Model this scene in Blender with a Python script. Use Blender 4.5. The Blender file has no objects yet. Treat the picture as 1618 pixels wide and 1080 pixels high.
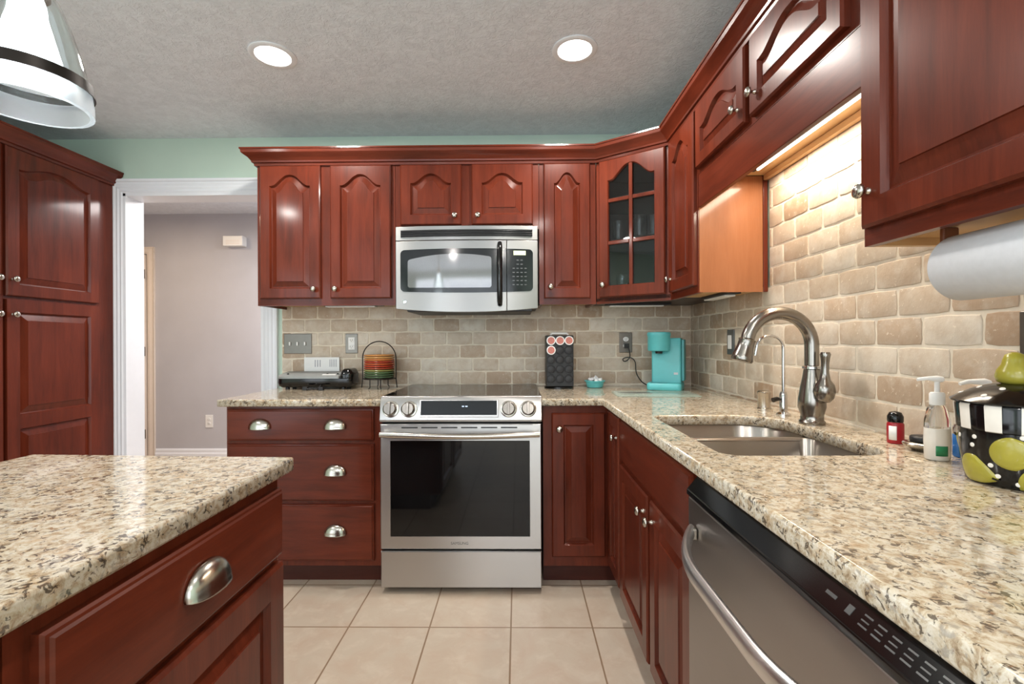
import bpy, bmesh, math, random
from mathutils import Vector, Matrix
PI = math.pi
C = bpy.context.scene.collection
SC = bpy.context.scene
random.seed(7)

# ------------------------------------------------------------------ camera, world, exposure, large lights
cam_d = bpy.data.cameras.new('camera'); cam = bpy.data.objects.new('camera', cam_d); C.objects.link(cam)
cam_d.sensor_width = 36.0; cam_d.lens = 36.0 * 740.0 / 1618.0; cam_d.clip_start = 0.02
cam.matrix_world = (Matrix.Translation((0, 0, 1.176)) @ Matrix.Rotation(math.radians(.7), 4, 'Z')
                    @ Matrix.Rotation(PI / 2, 4, 'X') @ Matrix.Rotation(math.radians(-.25), 4, 'Z'))
SC.camera = cam
SC.view_settings.view_transform = 'Standard'
SC.view_settings.look = 'None'
SC.view_settings.gamma = 1.0
SC.view_settings.use_curve_mapping = False
SC.view_settings.exposure = 0.10
SC.cycles.use_denoising = True
SC.cycles.max_bounces = 8
SC.cycles.diffuse_bounces = 5

world = bpy.data.worlds.new('World'); SC.world = world
world.use_nodes = True
bg = world.node_tree.nodes['Background']
sky = world.node_tree.nodes.new('ShaderNodeTexSky')
sky.sky_type = 'HOSEK_WILKIE'; sky.turbidity = 3.0
sky.sun_direction = Vector((-.5, .6, .6)).normalized()
world.node_tree.links.new(sky.outputs[0], bg.inputs[0])
bg.inputs[1].default_value = 1.0

def area_light(name, loc, rot, sx, sy, power, col, shape='RECTANGLE', spread=PI):
    l = bpy.data.lights.new(name, 'AREA'); l.shape = shape; l.size = sx
    if shape in ('RECTANGLE', 'ELLIPSE'): l.size_y = sy
    l.energy = power; l.color = col; l.spread = spread
    o = bpy.data.objects.new(name, l); C.objects.link(o); o.location = loc; o.rotation_euler = rot
    return o
WARM = (1.0, .80, .58)
# daylight through the windows of the rear wall and the patio door on the left
area_light('window_daylight', (-1.0, -3.25, 1.30), (PI / 2, 0, 0), 3.6, 2.0, 70, (.86, .93, 1.0))
area_light('patio_daylight', (-3.0, -1.7, 1.1), (PI / 2, 0, -PI / 2), 1.8, 2.0, 36, (.86, .93, 1.0))
# unseen hall light added without a fixture, and warm entry lamp, beyond the doorway
area_light('hall_fill_light', (-1.5, 3.7, 2.3), (0, 0, 0), .6, .6, 36, (1.0, .95, .93))
area_light('hall_entry_lamp', (-3.2, 3.5, 2.38), (0, 0, 0), .3, .3, 14, (1.0, .76, .52))

# ------------------------------------------------------------------ materials
def lin(r, g, b):
    f = lambda c: (c / 255 / 12.92) if c / 255 <= .04045 else ((c / 255 + .055) / 1.055) ** 2.4
    return (f(r), f(g), f(b), 1.0)
def new_mat(name):
    m = bpy.data.materials.new(name); m.use_nodes = True
    nt = m.node_tree; return m, nt, nt.nodes['Principled BSDF']
def link(nt, a, b): nt.links.new(a, b)
def coords(nt, scale=(1, 1, 1), loc=(0, 0, 0), rot=(0, 0, 0)):
    tc = nt.nodes.new('ShaderNodeTexCoord'); mp = nt.nodes.new('ShaderNodeMapping')
    mp.inputs['Scale'].default_value = scale; mp.inputs['Location'].default_value = loc; mp.inputs['Rotation'].default_value = rot
    link(nt, tc.outputs['Object'], mp.inputs['Vector']); return mp.outputs['Vector']
def noise(nt, vec, scale, detail=4, rough=.55, dist=0):
    n = nt.nodes.new('ShaderNodeTexNoise'); n.inputs['Scale'].default_value = scale; n.inputs['Detail'].default_value = detail
    n.inputs['Roughness'].default_value = rough; n.inputs['Distortion'].default_value = dist
    if vec is not None: link(nt, vec, n.inputs['Vector'])
    return n.outputs['Fac']
def ramp(nt, fac, stops, interp='LINEAR'):
    r = nt.nodes.new('ShaderNodeValToRGB'); r.color_ramp.interpolation = interp
    e = r.color_ramp.elements
    while len(e) < len(stops): e.new(.5)
    for i, (p, c) in enumerate(stops): e[i].position = p; e[i].color = c if len(c) == 4 else (*c, 1)
    link(nt, fac, r.inputs['Fac']); return r.outputs['Color']
def mix(nt, fac, a, b, mode='MIX'):
    n = nt.nodes.new('ShaderNodeMix'); n.data_type = 'RGBA'; n.blend_type = mode
    for sock, v in ((n.inputs[0], fac), (n.inputs[6], a), (n.inputs[7], b)):
        if hasattr(v, 'node'): link(nt, v, sock)
        else: sock.default_value = v
    return n.outputs[2]
def bump(nt, bsdf, h, strength, dist=.002):
    b = nt.nodes.new('ShaderNodeBump'); b.inputs['Strength'].default_value = strength; b.inputs['Distance'].default_value = dist
    link(nt, h, b.inputs['Height']); link(nt, b.outputs['Normal'], bsdf.inputs['Normal'])
def plain(name, col, rough=.5, metal=0, coat=0, spec=.5, var=.06, vscale=30):
    m, nt, p = new_mat(name)
    v = coords(nt); f = noise(nt, v, vscale, 3)
    a = tuple(max(0, c * (1 - var)) for c in col[:3]) + (1,); b = tuple(min(1, c * (1 + var)) for c in col[:3]) + (1,)
    link(nt, ramp(nt, f, [(.3, a), (.7, b)]), p.inputs['Base Color'])
    p.inputs['Roughness'].default_value = rough; p.inputs['Metallic'].default_value = metal
    p.inputs['Coat Weight'].default_value = coat; p.inputs['Specular IOR Level'].default_value = spec
    return m
def wood(name, scale, dark, mid, light, rough=.30):
    m, nt, p = new_mat(name)
    v = coords(nt, scale)
    f = noise(nt, v, 2.0, 6, .6, .6)
    g = noise(nt, coords(nt, tuple(s * 6 for s in scale)), 3.0, 3, .6)
    big = noise(nt, coords(nt), 2.3, 2)
    c = ramp(nt, f, [(.25, dark), (.5, mid), (.78, light)])
    c = mix(nt, .12, c, ramp(nt, g, [(.35, dark), (.65, light)]))
    c = mix(nt, .30, c, ramp(nt, big, [(.35, dark), (.65, light)]))
    link(nt, c, p.inputs['Base Color'])
    p.inputs['Roughness'].default_value = rough; p.inputs['Coat Weight'].default_value = .32; p.inputs['Coat Roughness'].default_value = .12; p.inputs['Specular IOR Level'].default_value = .12
    return m
WD, WM, WL = lin(62, 24, 14), lin(94, 38, 23), lin(117, 51, 32)
M = {}
M['wood'] = wood('cherry_wood', (14, 14, 1.3), WD, WM, WL)
M['woodh'] = wood('cherry_wood_drawer', (1.3, 1.3, 14), WD, WM, WL)
M['wooddark'] = wood('cherry_wood_toe_kick', (1.3, 1.3, 14), lin(58, 26, 20), lin(72, 34, 26), lin(84, 42, 32), .5)
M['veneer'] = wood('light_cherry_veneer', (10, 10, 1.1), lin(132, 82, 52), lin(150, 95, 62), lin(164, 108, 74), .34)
M['maple'] = wood('maple_liner', (1.2, 1.2, 10), lin(190, 148, 100), lin(205, 165, 115), lin(216, 178, 128), .5)
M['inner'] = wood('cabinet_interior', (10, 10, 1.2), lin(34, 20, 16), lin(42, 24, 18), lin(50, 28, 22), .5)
M['nickel'] = plain('brushed_nickel', lin(188, 182, 172), .22, 1, var=.03)
M['faucet'] = plain('satin_nickel', lin(150, 145, 138), .22, 1, var=.03)
M['chrome'] = plain('chrome', lin(215, 215, 215), .07, 1, var=.02)
M['black'] = plain('black_gloss', lin(14, 14, 15), .12, var=.1)
M['blackm'] = plain('black_matte', lin(26, 26, 28), .45, var=.1)
M['white'] = plain('white_trim', lin(234, 237, 242), .35, var=.01)
M['whitep'] = plain('white_plastic', lin(232, 232, 230), .3, var=.01)
M['offwhite'] = plain('off_white_door', lin(226, 214, 202), .4, var=.02)
M['hallwall'] = plain('hall_paint', lin(188, 187, 192), .6, var=.03, vscale=4)
M['green'] = plain('mint_green_paint', lin(190, 210, 196), .55, var=.02, vscale=5)
M['paper'] = plain('paper_towel', lin(202, 205, 210), .85, var=.03, vscale=80)
M['teal'] = plain('teal_plastic', lin(92, 186, 190), .35, var=.03)
M['teald'] = plain('teal_dark_plastic', lin(66, 148, 152), .35, var=.03)
M['pear'] = plain('pear_green_glaze', lin(156, 148, 54), .25, coat=.25, var=.12, vscale=25)
M['cream'] = plain('cream_glaze', lin(226, 222, 214), .2, var=.04)
M['red'] = plain('red_label', lin(158, 22, 36), .3, var=.06)
M['blue'] = plain('blue_liquid', lin(48, 120, 205), .2, var=.06)
M['navy'] = plain('purple_blue_cap', lin(60, 56, 140), .35)
M['gray'] = plain('gunmetal_plastic', lin(96, 98, 98), .32, .3)
M['lidgray'] = plain('light_gray_plastic', lin(138, 141, 140), .4, .1)
M['handle'] = plain('satin_handle_steel', lin(222, 222, 222), .30, 1, var=.02)
M['printgray'] = plain('pale_grey_print', lin(170, 170, 178), .6)
M['knobsteel'] = plain('dark_knob_steel', lin(128, 122, 116), .24, 1, var=.04)
M['iron'] = plain('black_iron', lin(34, 28, 24), .4, .6)
M['label_green'] = plain('green_label', lin(40, 128, 84), .4)
M['plate'] = plain('brushed_plate', lin(124, 120, 114), .38, 1, var=.04)
M['hinge'] = plain('hinge_bronze', lin(96, 84, 66), .35, 1)
M['towelcore'] = plain('towel_holder_wood', lin(120, 70, 44), .45)

def steel(name, col, rough, axis):
    m, nt, p = new_mat(name)
    s = [2, 2, 2]; s[axis] = 120
    f = noise(nt, coords(nt, tuple(s)), 1.0, 3, .6)
    big = noise(nt, coords(nt), 3.0, 2)
    c = ramp(nt, big, [(.3, tuple(x * .97 for x in col[:3]) + (1,)), (.7, tuple(min(1, x * 1.02) for x in col[:3]) + (1,))])
    link(nt, c, p.inputs['Base Color']); p.inputs['Metallic'].default_value = 1
    r = nt.nodes.new('ShaderNodeMapRange'); link(nt, f, r.inputs[0]); r.inputs[3].default_value = rough - .02; r.inputs[4].default_value = rough + .03
    link(nt, r.outputs[0], p.inputs['Roughness'])
    tg = nt.nodes.new('ShaderNodeTangent'); tg.direction_type = 'RADIAL'; tg.axis = 'Z'; link(nt, tg.outputs[0], p.inputs['Tangent'])
    p.inputs['Anisotropic'].default_value = .75; p.inputs['Anisotropic Rotation'].default_value = .25
    return m
M['steel'] = steel('stainless_steel', lin(186, 184, 182), .30, 2)
M['steelmw'] = steel('stainless_steel_microwave', lin(152, 151, 149), .34, 2)
M['steeldw'] = steel('stainless_steel_dishwasher', lin(164, 160, 157), .30, 2)
M['sink'] = steel('stainless_steel_sink', lin(172, 164, 156), .28, 2)

def emit(name, col, strength):
    m, nt, p = new_mat(name)
    p.inputs['Base Color'].default_value = col; p.inputs['Emission Color'].default_value = col
    f = noise(nt, coords(nt), 20, 1)
    mr = nt.nodes.new('ShaderNodeMapRange'); link(nt, f, mr.inputs[0]); mr.inputs[3].default_value = strength * .95; mr.inputs[4].default_value = strength * 1.05
    link(nt, mr.outputs[0], p.inputs['Emission Strength']); return m
M['canlamp'] = emit('downlight_lamp', (1, .93, .82, 1), 9)
M['strip'] = emit('strip_light_lens', (1, .93, .80, 1), 7)
M['diffuser'] = emit('pendant_diffuser', (.90, .97, 1, 1), 5)
M['lcd'] = emit('green_lcd', (.62, .72, .42, 1), .7)
M['led'] = emit('blue_led', (.55, .75, 1, 1), 1.2)

def glass(name, col, rough=.0, alpha_mix=.0, ior=1.45):
    m, nt, p = new_mat(name)
    p.inputs['Base Color'].default_value = col; p.inputs['Transmission Weight'].default_value = 1; p.inputs['IOR'].default_value = ior
    f = noise(nt, coords(nt), 8, 1)
    mr = nt.nodes.new('ShaderNodeMapRange'); link(nt, f, mr.inputs[0]); mr.inputs[3].default_value = rough; mr.inputs[4].default_value = rough + .02
    link(nt, mr.outputs[0], p.inputs['Roughness']); return m
M['glass'] = glass('clear_glass', (.92, .97, .97, 1), .01)
M['pane'] = glass('cabinet_pane_glass', (.80, .84, .85, 1), .0)
M['bottle'] = glass('clear_bottle_plastic', (.95, .96, .95, 1), .05)
M['frost'] = glass('frosted_rim_glass', (.93, .98, 1, 1), .35)
M['cutting'] = plain('frosted_glass_board', lin(190, 208, 196), .08, var=.10, vscale=14); M['cutting'].node_tree.nodes['Principled BSDF'].inputs['Alpha'].default_value = .45

def m_oven():
    m, nt, p = new_mat('oven_window_glass')
    link(nt, ramp(nt, noise(nt, coords(nt), 6, 2), [(.3, lin(10, 11, 12)), (.7, lin(16, 17, 18))]), p.inputs['Base Color'])
    p.inputs['Roughness'].default_value = .04; p.inputs['Specular IOR Level'].default_value = .5; p.inputs['IOR'].default_value = 1.45
    return m
M['oven'] = m_oven()
M['mesh'] = plain('microwave_window_mesh', lin(138, 138, 140), .06, .55, var=.04, vscale=200)

def m_granite():
    m, nt, p = new_mat('granite')
    v = coords(nt)
    w = noise(nt, v, 62, 6, .72, .6)
    c = ramp(nt, w, [(.30, lin(118, 98, 76)), (.41, lin(168, 147, 119)), (.50, lin(196, 183, 160)), (.60, lin(211, 203, 187)), (.74, lin(178, 157, 128))])
    g = noise(nt, v, 22, 4, .65, .5)
    c = mix(nt, ramp(nt, g, [(.56, (0, 0, 0)), (.70, (.6, .6, .6))]), c, lin(184, 152, 112))
    gray = noise(nt, coords(nt, loc=(3, 1, 2)), 60, 4, .65, .4)
    c = mix(nt, ramp(nt, gray, [(.56, (0, 0, 0)), (.63, (.75, .75, .75))]), c, lin(150, 142, 130))
    dk = noise(nt, coords(nt, loc=(7, 3, 5)), 95, 3, .6, .8)
    cl = noise(nt, coords(nt, loc=(1, 8, 2)), 18, 3, .6)
    dsum = nt.nodes.new('ShaderNodeMath'); dsum.operation = 'MULTIPLY_ADD'; link(nt, cl, dsum.inputs[0]); dsum.inputs[1].default_value = .35; link(nt, dk, dsum.inputs[2])
    c = mix(nt, ramp(nt, dsum.outputs[0], [(.752, (0, 0, 0)), (.80, (.85, .85, .85))]), c, lin(66, 54, 44))
    rs = noise(nt, coords(nt, loc=(2, 6, 9)), 80, 3, .6, .6)
    c = mix(nt, ramp(nt, rs, [(.66, (0, 0, 0)), (.70, (.7, .7, .7))]), c, lin(132, 92, 62))
    link(nt, c, p.inputs['Base Color'])
    p.inputs['Roughness'].default_value = .10; p.inputs['Coat Weight'].default_value = .2; p.inputs['Coat Roughness'].default_value = .03
    return m
M['granite'] = m_granite()

def m_tile():
    m, nt, p = new_mat('tumbled_travertine')
    at = nt.nodes.new('ShaderNodeAttribute'); at.attribute_name = 'tone'
    v = coords(nt)
    c = ramp(nt, at.outputs['Fac'], [(0, lin(166, 143, 120)), (.3, lin(186, 167, 146)), (.6, lin(194, 179, 160)), (1, lin(212, 203, 188))])
    cl = noise(nt, v, 14, 5, .65, .5)
    c = mix(nt, ramp(nt, cl, [(.42, (0, 0, 0)), (.72, (.5, .5, .5))]), c, lin(164, 136, 108))
    c = mix(nt, ramp(nt, noise(nt, coords(nt, loc=(5, 5, 5)), 20, 4), [(.5, (0, 0, 0)), (.75, (.5, .5, .5))]), c, lin(214, 208, 196))
    pit = noise(nt, v, 75, 3, .7)
    c = mix(nt, ramp(nt, pit, [(.635, (0, 0, 0)), (.70, (.75, .75, .75))]), c, lin(226, 216, 198))
    link(nt, c, p.inputs['Base Color']); p.inputs['Roughness'].default_value = .5
    bump(nt, p, mix(nt, .5, cl, pit), .35, .004)
    return m
M['tile'] = m_tile()
M['grout'] = plain('grout', lin(222, 212, 194), .8, var=.05, vscale=60)

def m_floor():
    m, nt, p = new_mat('ceramic_floor_tile')
    v = coords(nt, loc=(.033, -1.93 + .336 * 10, 0))
    b = nt.nodes.new('ShaderNodeTexBrick'); b.offset = 0; b.inputs['Scale'].default_value = 1
    b.inputs['Brick Width'].default_value = .336; b.inputs['Row Height'].default_value = .336
    b.inputs['Mortar Size'].default_value = .0035; b.inputs['Mortar Smooth'].default_value = .2; b.inputs['Bias'].default_value = 0
    b.inputs['Color1'].default_value = lin(196, 180, 162); b.inputs['Color2'].default_value = lin(186, 172, 156); b.inputs['Mortar'].default_value = lin(132, 106, 84)
    link(nt, v, b.inputs['Vector'])
    n1 = noise(nt, coords(nt), 7, 6, .65, .8)
    c = mix(nt, ramp(nt, n1, [(.40, (0, 0, 0)), (.75, (.55, .55, .55))]), b.outputs['Color'], lin(178, 150, 130))
    n2 = noise(nt, coords(nt, loc=(9, 2, 0)), 11, 5, .6, .5)
    c = mix(nt, ramp(nt, n2, [(.5, (0, 0, 0)), (.8, (.6, .6, .6))]), c, lin(210, 198, 182))
    c = mix(nt, b.outputs['Fac'], c, lin(138, 114, 92))
    link(nt, c, p.inputs['Base Color']); p.inputs['Roughness'].default_value = .36
    inv = nt.nodes.new('ShaderNodeMath'); inv.operation = 'SUBTRACT'; inv.inputs[0].default_value = 1; link(nt, b.outputs['Fac'], inv.inputs[1])
    bump(nt, p, inv.outputs[0], .4, .002)
    return m
M['floor'] = m_floor()

def m_ceiling():
    m, nt, p = new_mat('knockdown_ceiling')
    v = coords(nt)
    f = noise(nt, v, 16, 4, .6, 1.2)
    link(nt, ramp(nt, f, [(.35, lin(222, 228, 236)), (.65, lin(234, 240, 248))]), p.inputs['Base Color'])
    p.inputs['Roughness'].default_value = .7
    k = ramp(nt, noise(nt, coords(nt, loc=(4, 4, 4)), 34, 4, .6, 1.5), [(.45, (0, 0, 0)), (.58, (1, 1, 1))])
    bump(nt, p, k, .5, .003)
    return m
M['ceiling'] = m_ceiling()

# ------------------------------------------------------------------ mesh helpers
class Fr:
    """wall-facing frame: world = origin + u*U + v*Z + n*N"""
    def __init__(s, o, U, N): s.o, s.U, s.N = Vector(o), Vector(U).normalized(), Vector(N).normalized()
    def __call__(s, u, v, n=0): return s.o + s.U * u + s.N * n + Vector((0, 0, v))
class MB:
    def __init__(s): s.v, s.f, s.m = [], [], []
    def add(s, verts, faces, m=0):
        o = len(s.v); s.v += [Vector(p) for p in verts]
        s.f += [tuple(i + o for i in f) for f in faces]; s.m += [m] * len(faces)
    def box(s, x0, x1, y0, y1, z0, z1, m=0):
        s.add([(x, y, z) for x in (x0, x1) for y in (y0, y1) for z in (z0, z1)],
              [(0, 1, 3, 2), (4, 6, 7, 5), (0, 4, 5, 1), (2, 3, 7, 6), (0, 2, 6, 4), (1, 5, 7, 3)], m); return s
    def fbox(s, fr, u0, u1, v0, v1, n0, n1, m=0):
        s.add([fr(u, v, n) for u in (u0, u1) for n in (n0, n1) for v in (v0, v1)],
              [(0, 1, 3, 2), (4, 6, 7, 5), (0, 4, 5, 1), (2, 3, 7, 6), (0, 2, 6, 4), (1, 5, 7, 3)], m); return s
    def rings(s, rings, closed=True, cap0=True, cap1=True, m=0, loop=False):
        n = len(rings[0]); V = [p for r in rings for p in r]; F = []
        k = len(rings)
        for i in range(k if loop else k - 1):
            a, b = i * n, ((i + 1) % k) * n
            for j in range(n if closed else n - 1):
                j2 = (j + 1) % n; F.append((a + j, a + j2, b + j2, b + j))
        if cap0 and not loop: F.append(tuple(range(n))[::-1])
        if cap1 and not loop: F.append(tuple(range((k - 1) * n, k * n)))
        s.add(V, F, m); return s
    def lathe(s, prof, fn, seg=32, m=0, cap0=True, cap1=True):
        s.rings([[fn(r * math.cos(2 * PI * j / seg), r * math.sin(2 * PI * j / seg), h) for j in range(seg)] for r, h in prof], m=m, cap0=cap0, cap1=cap1); return s
    def lathez(s, prof, cx, cy, seg=32, m=0, cap0=True, cap1=True):
        return s.lathe(prof, lambda a, b, h: Vector((cx + a, cy + b, h)), seg, m, cap0, cap1)
    def tube(s, path, r, seg=12, m=0, loop=False):
        P = [Vector(p) for p in path]; n = len(P); rs = r if isinstance(r, (list, tuple)) else [r] * n
        rings = []; up = None
        for i in range(n):
            if loop: t = P[(i + 1) % n] - P[i - 1]
            else: t = P[min(i + 1, n - 1)] - P[max(i - 1, 0)]
            t.normalize()
            if up is None: up = Vector((0, 0, 1)) if abs(t.z) < .9 else Vector((1, 0, 0))
            a = (up - t * up.dot(t)); a.normalize(); up = a; b = t.cross(a)
            rings.append([P[i] + (a * math.cos(2 * PI * j / seg) + b * math.sin(2 * PI * j / seg)) * rs[i] for j in range(seg)])
        s.rings(rings, m=m, loop=loop); return s
    def xform(s, mat):
        s.v = [mat @ p for p in s.v]; return s
    def build(s, name, mat, parent=None, bevel=0, seg=2, smooth=True, angle=35, sub=0, solid=0):
        me = bpy.data.meshes.new(name)
        base = Vector(parent.get('_w', (0, 0, 0))) if parent else Vector((0, 0, 0))
        me.from_pydata([p - base for p in s.v], [], s.f); me.update()
        bm = bmesh.new(); bm.from_mesh(me); bmesh.ops.recalc_face_normals(bm, faces=bm.faces); bm.to_mesh(me); bm.free()
        mats = mat if isinstance(mat, (list, tuple)) else [mat]
        for x in mats: me.materials.append(M[x])
        for p, i in zip(me.polygons, s.m): p.material_index = i
        if smooth:
            me.polygons.foreach_set('use_smooth', [True] * len(me.polygons))
            me.set_sharp_from_angle(angle=math.radians(angle))
        o = bpy.data.objects.new(name, me); C.objects.link(o)
        if parent: o.parent = parent; o['_w'] = tuple(base)
        if solid: q = o.modifiers.new('solid', 'SOLIDIFY'); q.thickness = solid; q.offset = 0
        if bevel:
            q = o.modifiers.new('bevel', 'BEVEL'); q.width = bevel; q.segments = seg; q.limit_method = 'ANGLE'; q.angle_limit = math.radians(35)
            q.harden_normals = True
        if sub: q = o.modifiers.new('sub', 'SUBSURF'); q.levels = sub; q.render_levels = sub
        return o
def tag(o, label, cat, group=None):
    o['label'] = label; o['category'] = cat
    if group: o['group'] = group
    return o
def thing(name, label, cat, loc, group=None):
    o = bpy.data.objects.new(name, None); C.objects.link(o); o.location = loc; o['_w'] = tuple(loc)
    o.empty_display_size = .05
    return tag(o, label, cat, group)
def structure(o): o['kind'] = 'structure'; return o
def dup(o, loc, label=None):
    c = o.copy(); C.objects.link(c); c.location = loc
    if label: c['label'] = label
    for ch in list(o.children):
        d = ch.copy(); C.objects.link(d); d.parent = c
        for g in list(ch.children):
            e = g.copy(); C.objects.link(e); e.parent = d
    return c
def arc(c, r, a0, a1, n, ax=Vector((1, 0, 0)), ay=Vector((0, 0, 1))):
    return [Vector(c) + ax * (r * math.cos(a0 + (a1 - a0) * i / n)) + ay * (r * math.sin(a0 + (a1 - a0) * i / n)) for i in range(n + 1)]
def rrect(x0, x1, y0, y1, radii, n=6):
    """rounded rectangle, radii for corners (x0y0, x1y0, x1y1, x0y1), counter-clockwise"""
    P = []
    for (cx, cy, sx, sy, a), r in zip(((x0, y0, 1, 1, PI), (x1, y0, -1, 1, 1.5 * PI), (x1, y1, -1, -1, 0), (x0, y1, 1, -1, .5 * PI)), radii):
        for i in range(n + 1):
            t = a + .5 * PI * i / n; P.append((cx + sx * r + r * math.cos(t), cy + sy * r + r * math.sin(t)))
    return P
def offset_poly(P, d):
    n = len(P); R = []
    for i in range(n):
        p0, p1, p2 = Vector(P[i - 1]), Vector(P[i]), Vector(P[(i + 1) % n])
        a = (p1 - p0).normalized(); b = (p2 - p1).normalized()
        n1 = Vector((a.y, -a.x)); n2 = Vector((b.y, -b.x)); h = (n1 + n2)
        if h.length < 1e-6: h = n1.copy()
        h.normalize(); R.append(p1 + h * (d / max(.3, h.dot(n1))))
    return [(p.x, p.y) for p in R]
def sweep(mb, path, prof, fn, m=0, caps=True):
    """path: 2D open polyline; prof: list of (offset to the right of travel, height)"""
    n = len(path); P = [Vector(p) for p in path]; rings = []
    for i in range(n):
        if i == 0: d = (P[1] - P[0]).normalized(); h = Vector((d.y, -d.x)); k = 1
        elif i == n - 1: d = (P[-1] - P[-2]).normalized(); h = Vector((d.y, -d.x)); k = 1
        else:
            a = (P[i] - P[i - 1]).normalized(); b = (P[i + 1] - P[i]).normalized()
            n1 = Vector((a.y, -a.x)); n2 = Vector((b.y, -b.x)); h = (n1 + n2).normalized(); k = 1 / max(.3, h.dot(n1))
        rings.append([fn(P[i].x + h.x * o * k, P[i].y + h.y * o * k, z) for o, z in prof])
    mb.rings(rings, cap0=caps, cap1=caps, m=m); return mb
def text_part(name, body, size, mat, M4, parent, depth=.0006, align='CENTER'):
    cu = bpy.data.curves.new(name, 'FONT'); cu.body = body; cu.size = size; cu.extrude = depth; cu.align_x = align; cu.align_y = 'CENTER'
    t = bpy.data.objects.new(name, cu); C.objects.link(t)
    dg = bpy.context.evaluated_depsgraph_get(); me = bpy.data.meshes.new_from_object(t.evaluated_get(dg))
    bpy.data.objects.remove(t); bpy.data.curves.remove(cu)
    base = Vector(parent.get('_w', (0, 0, 0)))
    me.transform(Matrix.Translation(-base) @ M4); me.materials.clear(); me.materials.append(M[mat]); me.name = name
    o = bpy.data.objects.new(name, me); C.objects.link(o); o.parent = parent; o['_w'] = tuple(base); return o

# ------------------------------------------------------------------ cabinet pieces
def outline(u0, u1, v0, v1, arch, K=28, width=.92):
    vs = v1 - arch; P = [(u0, v0), (u1, v0), (u1, vs)]
    for i in range(1, K):
        s = 1 - 2 * i / K; u = (u0 + u1) / 2 + s * (u1 - u0) / 2
        q = min(1, abs(s) / width)
        e = .5 * (1 + math.cos(PI * q ** 1.15)) if arch else 0
        P.append((u, vs + arch * e))
    P.append((u0, vs)); return P
def panel_rings(mb, fr, u0, u1, v0, v1, rails, t, arch=0, edge=.006, width=.92, bev=.030):
    """rails: (left, right, bottom, top-at-crest)"""
    L, R_, B, T = rails; rr = []
    rr.append([fr(u, v, 0) for u, v in outline(u0, u1, v0, v1, 0)])
    rr.append([fr(u, v, t - .006 if edge else t) for u, v in outline(u0, u1, v0, v1, 0)])
    if edge: rr.append([fr(u, v, t) for u, v in outline(u0 + edge, u1 - edge, v0 + edge, v1 - edge, 0)])
    for d, n in ((0, t), (.003, t - .006), (.007, t - .0135), (.011, t - .0135), (.010 + bev, t - .005), (.0112 + bev, t - .0015)):
        rr.append([fr(u, v, n) for u, v in outline(u0 + L + d, u1 - R_ - d, v0 + B + d, v1 - T - d, arch, width=width)])
    mb.rings(rr)
def make_knob(fr, u, v, n, parent, r=.0155):
    k = r / .0155
    mb = MB(); pr = [(.0075, 0), (.0075, .002), (.0048, .005), (.0045, .012), (.008, .0155), (.0145, .0185), (.0158, .022), (.0135, .027), (.007, .030), (.001, .0305)]
    mb.lathe([(a * k, h * k) for a, h in pr], lambda a, b, h: fr(u + a, v + b, n + h), 20)
    return mb.build('knob', 'nickel', parent, angle=60)
def make_pull(fr, u, v, n, parent, a=.053, b=.046, d=.027):
    mb = MB(); N, K = 28, 8; rr = []
    for i in range(N + 1):
        t = PI * i / N; r = max(.02, math.sin(t)) ** .8
        ring = [fr(u - a * math.cos(t), v - b / 2 + b * r * math.cos(.5 * PI * j / K) , n + .001 + d * r * math.sin(.5 * PI * j / K)) for j in range(K + 1)]
        ring.append(fr(u - a * math.cos(t), v - b / 2 - .004 * r, n + .001 + (d + .002) * r))
        rr.append(ring)
    mb.rings(rr, closed=False, cap0=False, cap1=False)
    o = mb.build('cup_pull', 'nickel', parent, angle=80, solid=.002)
    return o
def make_door(fr, u0, u1, v0, v1, parent, arch=.05, rail=.052, knob=None, t=.020, crest=None, bev=.028, width=.92):
    mb = MB(); panel_rings(mb, fr, u0, u1, v0, v1, (rail, rail, rail, crest if crest else rail), t, arch, bev=bev, width=width)
    o = mb.build('door', 'wood', parent, angle=14)
    if knob: make_knob(fr, knob[0], knob[1], t, o)
    return o
def make_drawer(fr, u0, u1, v0, v1, parent, pulls=(), t=.020, name='drawer', mat='woodh'):
    mb = MB()
    mb.rings([[fr(u, v, n) for u, v in ((u0 + e, v0 + e), (u1 - e, v0 + e), (u1 - e, v1 - e), (u0 + e, v1 - e))]
              for e, n in ((0, 0), (0, t - .009), (.003, t - .005), (.007, t - .004), (.010, t))])
    o = mb.build(name, mat, parent, angle=28)
    for u, v in pulls: make_pull(fr, u, v, t, o)
    return o

# ------------------------------------------------------------------ room shell
YW, XW, XL, YR, CZ = 2.864, 1.062, -3.10, -3.40, 2.44
XD0, XD1, DH = -2.426, -1.558, 2.10
structure(MB().box(-4.8, 1.2, YR - .1, 4.64, -.06, 0).build('floor', 'floor', smooth=False))
structure(MB().box(-4.8, 1.2, YR - .1, 4.64, CZ, CZ + .06).build('ceiling', 'ceiling', smooth=False))
mb = MB(); mb.box(-4.8, XD0, YW, YW + .12, 0, CZ); mb.box(XD1, XW + .12, YW, YW + .12, 0, CZ); mb.box(XD0, XD1, YW, YW + .12, DH, CZ)
o = structure(mb.build('wall_back', ['green', 'hallwall'], smooth=False))
for p in o.data.polygons:
    if p.normal.y > .5: p.material_index = 1
structure(MB().box(XW, XW + .12, YR, YW, 0, CZ).build('wall_right', 'green', smooth=False))
mb = MB(); mb.box(XL - .12, XL, -.8, YW, 0, CZ); mb.box(XL - .12, XL, YR, -2.6, 0, CZ); mb.box(XL - .12, XL, -2.6, -.8, 2.1, CZ)
structure(mb.build('wall_left', 'green', smooth=False))
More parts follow.
